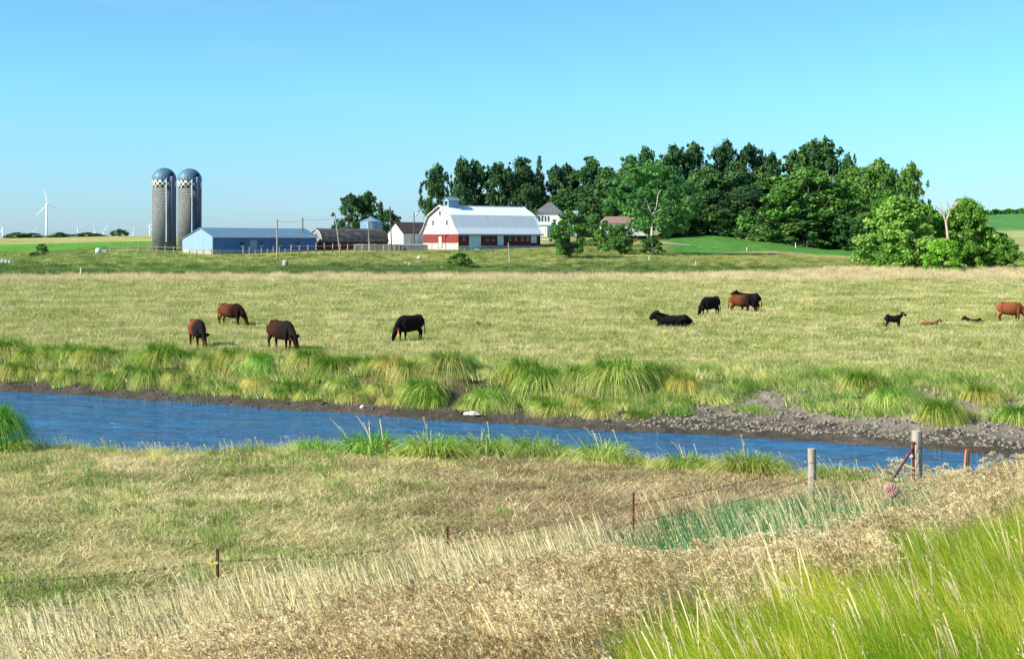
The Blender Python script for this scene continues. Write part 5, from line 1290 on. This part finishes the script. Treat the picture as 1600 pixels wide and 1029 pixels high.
for i, (u, s, c) in enumerate([(485, .8, (.7, 1.1, .7)), (515, .55, (.6, .9, .7)), (575, 1.5, (.8, 1.15, .7)), (600, .7, (.8, 1.1, .8)), (675, 1.55, (1.05, 1.2, .8)), (640, .6, (1, 1.1, .8)), (720, .9, (1.05, 1.15, .9)), (760, 1.25, (.9, 1.1, .9)), (800, .8, (1, 1.1, .9)), (830, 1.2, (.8, 1, .8)), (870, .8, (1, 1.1, .9)), (940, 1.3, (.95, 1.1, .8)), (985, .6, (1.1, 1.1, .9)), (1035, .6, (1.1, 1.1, .9)),
     (1070, 1.0, (1.0, 1.1, .8)), (1100, .7, (.9, 1, .8)), (1170, 1.35, (1.05, 1.0, .8)), (1205, .9, (.9, .95, .7)), (1300, .9, (.8, .9, .6)), (1340, .8, (.7, .9, .6)), (1385, .7, (.7, 1, .8))]):
    Yg = 36.0
    for _k in range(30): Yg = float(ynear(np.array([ux(u, Yg)]))[0])-1.7
    tussock(ux(u, Yg), Yg, NS[i % 3], nlab.get(u, 'small leafy tussock filling a gap at the near water edge'), (s*1.35, s*1.1, s*.98), c, NT, dz=.05)
# big mound at the left frame edge
me = tussock_mesh(990, n=2600, R=.95, hh=1.15, drop=1.5, w=.030, mat=G_tuft, stalks=3)
tussock(ux(-14, 40.2), 40.2, me, 'large dark green grass mound at the left edge jutting into the river', (1.0, 1.0, .88), (.6, 1.0, .55), None, dz=.35, rz=0)
tussock(ux(12, 39.5), 39.5, NS[1], 'yellowish grass clump at the foot of the large left mound', (1.4, 1.2, 1.2), (1.1, 1.2, .8), None)

# ------------------------------------------------------------------ tall roadside grass
n0 = 14500; Y = g.uniform(5.5, 33, n0); X = g.uniform(-.45, .45, n0)*Y; S = S_of(X, Y)
dens = 1.0; k = (S > np.where((X > 3) & (X < 10), -1.0, .9)) & (S < 14.5) & (Y > 7); X, Y, S = X[k], Y[k], S[k]
w_ = wob(X, Y, .35, .35)+wob(X, Y, 1.2, .2)
u_ = 800+F*X/Y
r_ = g.uniform(0, 1, len(X))
lush = (S > 10.2+1.0*w_-sstep(.5, 5, X)*.6+np.interp(X, [-1, 1.6], [5, 0])) | ((S > 9.2) & (X > 1.5) & (r_ < .35))
teal = (~lush) & (S < np.interp(X, [1.8, 3, 5, 7, 9], [6.2, 8.2, 8.4, 7.2, 6])+w_*.8) & (X > 1.8) & (X < 11) & (r_ < .90)
straw = (~lush) & (~teal) & ((S < np.interp(X, [-6, -3.5, -1.5, 1, 4], [10, 8.5, 6.6, 4.2, 2.5])+1.0*w_) & (X < 4) | (r_ < .08) & ~(teal | ((S < 7.5) & (X > 2))) | (r_ > .90) & (r_ < .97) & (X > 1.8) & (X < 10) & (S < 8))
teal &= g.uniform(0, 1, len(X)) < .7; lush0 = lush & (r_ < .05); lush &= ~lush0; straw |= lush0
brome = ~(lush | lush0 | teal | straw) & (g.uniform(0, 1, len(X)) < .50) & ~((S < 8) & (X > 1.8) & (X < 6.5))
lush &= g.uniform(0, 1, len(X)) < .78; straw &= g.uniform(0, 1, len(X)) < .42
def put(mask, name, cl, sc, label):
    n = int(mask.sum()); gn_scatter(name, cl, make_pts(X[mask], Y[mask]), npz(n, .07), g.uniform(sc[0], sc[1], n), g.integers(0, len(cl), n), label)
edge = np.clip(S/3, .55, 1)
put(lush, 'lush_grass', [cl_lush(110+i, .74, None, 80, .009, 1 if i < 1 else 0) for i in range(6)], (.8, 1.15), 'lush yellow green tall grass filling the lower right corner')
put(teal, 'bluegreen_grass', [cl_lush(120+i, .60, [G_teal, G_straw], 64, .014, 2) for i in range(4)], (.75, 1.1), 'blue green blades with pale leaning stalks around the wooden fence post')
put(straw, 'straw_grass', [cl_straw(130+i) for i in range(6)], (.75, 1.1), 'pale straw coloured stalks standing along the near fence line')
put(brome, 'brome_grass', [cl_brome(140+i) for i in range(8)], (.8, 1.12), 'tan brome grass with nodding seed heads across the foreground bank')

# ------------------------------------------------------------------ wire fence
fx0, fy0 = -4.5, 21.4
fr = tag(empty('wire_fence', (fx0, fy0, h(fx0, fy0))), 'barbed wire fence on rusty steel and wooden posts along the foreground', 'fence')
def fp(x, y): return (x-fx0, y-fy0, h(x, y)-fr.location.z)
def tpost(x, y, hh, lab, lean=0):
    mb = MB(); mb.box(-.022, .022, -.004, .004, -.4, hh); mb.box(-.004, .004, -.03, -.0045, -.4, hh)
    k = .15
    while k < hh-.05: mb.box(-.008, .008, .0045, .016, k, k+.025); k += .055
    o = mb.build('steel_post', M_rust, fr, loc=fp(x, y)); o.rotation_euler = (0, lean, .5); o['label'] = lab; return o
posts = []
for (u, vt, Y, hh) in ((340, 857, 21.4, 1.07), (700, 822, 23.1, 1.07), (990, 768, 26.4, 1.10)):
    x = ux(u, Y); tt = zat(vt, Y)-h(x, Y); posts.append((x, Y, tt)); tpost(x, Y, tt, ['rusty red steel post with yellow clip', 'short dark steel post', 'dark steel post near the river'][len(posts)-1])
o = MB().box(-.14, .02, -.045, -.03, -.02, .02).build('insulator', pmat('yellow_plastic', (.85, .70, .18), (.8, .65, .15), 1), fr, loc=tuple(Vector(fp(posts[0][0], posts[0][1]))+Vector((0, 0, posts[0][2]-.20))))
# wooden line post
x4, y4 = ux(1268.5, 30.9), 30.9; t4 = zat(700, 30.9)-h(x4, y4)
o = MB().tube([(0, 0, -.5), (.01, 0, t4*.5), (0, 0, t4)], [.098, .095, .092], 12).build('wooden_post', M_wood, fr, loc=fp(x4, y4), bevel=.01); o['label'] = 'squat grey wooden post'
x5, y5 = ux(1432.5, 31.5), 31.5; t5 = zat(672, 31.5)-h(x5, y5)
o = MB().tube([(0, 0, -.5), (.0, 0, t5*.5), (0, 0, t5)], [.125, .12, .115], 14).build('corner_post', M_wood, fr, loc=fp(x5, y5), bevel=.01); o['label'] = 'thick pale wooden corner post'
x6, y6 = ux(1427, 31.0), 31.0; t6 = zat(694, 31.0)-h(x6, y6)
MB().tube([(0, 0, -.4), (0, 0, t6)], .035, 8).build('brace_post', M_rust, fr, loc=fp(x6, y6))
MB().tube([(0, 0, 0), (.0, 0, .06)], .05, 10).build('post_cap', M_rust, fr, loc=(x6-fx0, y6-fy0, zat(694, 31)-fr.location.z))
a = Vector((x6, y6, zat(699, 31))); b_ = Vector((ux(1360, 29.6), 29.6, h(ux(1360, 29.6), 29.6)+.1)); MB().tube([(0, 0, 0), b_-a], .028, 8).build('brace_rod', M_rust, fr, loc=tuple(a-Vector(fr.location)))
o = MB().box(-.16, -.02, -.05, -.03, -.02, .03).build('insulator', pmat('white_plastic', (.8, .8, .78), (.75, .75, .72), 1), fr, loc=(x6-fx0, y6-fy0, zat(712, 31)-fr.location.z))
o = MB().tube([(-.24, 0, .07), (0, 0, -.03)], .022, 6).build('insulator', pmat('yellow_plastic', (.85, .70, .18), (.8, .65, .15), 1), fr, loc=(x6-fx0, y6-fy0-.05, zat(729, 31)-fr.location.z))
# strands
nodes = [(ux(-60, 19.6), 19.6, 912), (posts[0][0], posts[0][1]-.05, 876), (posts[1][0], posts[1][1]-.05, 846), (posts[2][0], posts[2][1]-.05, 788), (x4, y4-.11, 722), (x5, y5-.14, 692), (ux(1700, 32), 32, 700)]
for dv, sag in ((0, .06), (.32, .10)):
    mb = MB()
    for (xa, ya, va), (xb, yb_, vb) in zip(nodes[:-1], nodes[1:]):
        A = Vector((xa, ya, zat(va, ya)-dv)); B = Vector((xb, yb_, zat(vb, yb_)-dv)); pts = []
        for i in range(15):
            t = i/14; p = A.lerp(B, t); p.z -= sag*4*t*(1-t); pts.append(p-Vector(fr.location))
        mb.tube(pts, .0032, 4)
        m_ = int((B-A).length/.14)
        for i in range(m_):
            t = (i+.5)/m_; p = A.lerp(B, t); p.z -= sag*4*t*(1-t); p -= Vector(fr.location)
            mb.tube([p+Vector((-.012, 0, -.028)), p+Vector((.012, 0, .028))], .005, 3); mb.tube([p+Vector((.014, 0, -.024)), p+Vector((-.014, 0, .024))], .005, 3)
    mb.build('barbed_wire', M_wire, fr)
# orange stake and milkweed
mY = 31.5; x = ux(1505, mY); z = h(x, mY); ht = zat(699, mY)-z
mk = tag(empty('marker_stake', (x, mY, z)), 'orange topped wooden marker stake beside the corner post', 'stake'); mk.rotation_euler = (0, .10, .3)
M_orange = pmat('orange_paint', (.80, .22, .05), (.75, .18, .04), 3)
MB().box(-.055, .055, -.02, .02, -.3, ht-.5).build('stake', M_wooddark, mk)
MB().box(-.06, .06, -.022, .022, ht-.5, ht-.04).build('painted_top', M_orange, mk); MB().box(-.062, -.0, -.026, -.0225, ht-.45, ht-.05).build('pale_edge', M_palewood, mk)
mY = 24.0; x = ux(1392, mY); z = h(x, mY); hc = zat(763, mY)-z
mw = tag(empty('milkweed', (x, mY, z)), 'leafy milkweed with a round pale pink flower head in front of the corner post', 'wildflower')
M_mwleaf = pmat('milkweed_leaf', (.045, .13, .03), (.08, .2, .05), 4); M_pink = pmat('pink_umbel', (.72, .46, .42), (.50, .28, .24), 28, bump=.5)
MB().tube([(0, 0, 0), (.03, .05, hc*.5), (.04, .06, hc+.22)], [.014, .012, .009], 6).build('stem', M_mwleaf, mw)
for k in range(7):
    a_ = k*2.4; zz = hc-.12+.055*k; d = Vector((math.cos(a_), math.sin(a_), .55)).normalized(); s_ = Vector((-math.sin(a_), math.cos(a_), 0))
    c0 = Vector((.04, .06, zz)); mb = MB(); L_ = .22
    vs = [c0, c0+d*L_*.35+s_*.05, c0+d*L_*.75+s_*.04-Vector((0, 0, .02)), c0+d*L_-Vector((0, 0, .05)), c0+d*L_*.75-s_*.04-Vector((0, 0, .02)), c0+d*L_*.35-s_*.05]
    mb.add(vs, [(0, 1, 2, 3, 4, 5)]); mb.build('leaf', M_mwleaf, mw)
mb = MB(); gg = random.Random(4)
for k in range(110):
    zz = 1-2*(k+.5)/110; rr = math.sqrt(1-zz*zz); a_ = k*2.399963; n_ = Vector((rr*math.cos(a_), rr*math.sin(a_), zz)); c = n_*.115; s = .016
    t1_ = n_.cross(Vector((.3, .5, .8))).normalized(); t2_ = n_.cross(t1_)
    mb.add([c+t1_*s, c+t2_*s, c-t1_*s, c-t2_*s, c+n_*.02], [(0, 1, 4), (1, 2, 4), (2, 3, 4), (3, 0, 4), (3, 2, 1, 0)])
    mb.tube([Vector((0, 0, 0)), c], .004, 3)
mb.build('flower_head', M_pink, mw, loc=(-.02, -.12, hc))
# reddish seed stalk at the near tussock
x, y = ux(603, 36.6), 36.6
mb = MB(); mb.tube([(0, 0, 0), (.02, 0, .66)], .008, 4)
for k in range(22): mb.tube([(.02+random.uniform(-.05, .05), random.uniform(-.04, .04), .40+k*.012), (.03+random.uniform(-.05, .05), 0, .44+k*.012)], .010, 4)
o = mb.build('dock_stalk', pmat('dock_seed', (.24, .09, .05), (.17, .06, .04), 20), loc=(x, y, h(x, y)+.12)); tag(o, 'rusty red dock seed stalk standing in the tall green water-edge tussock', 'plant')
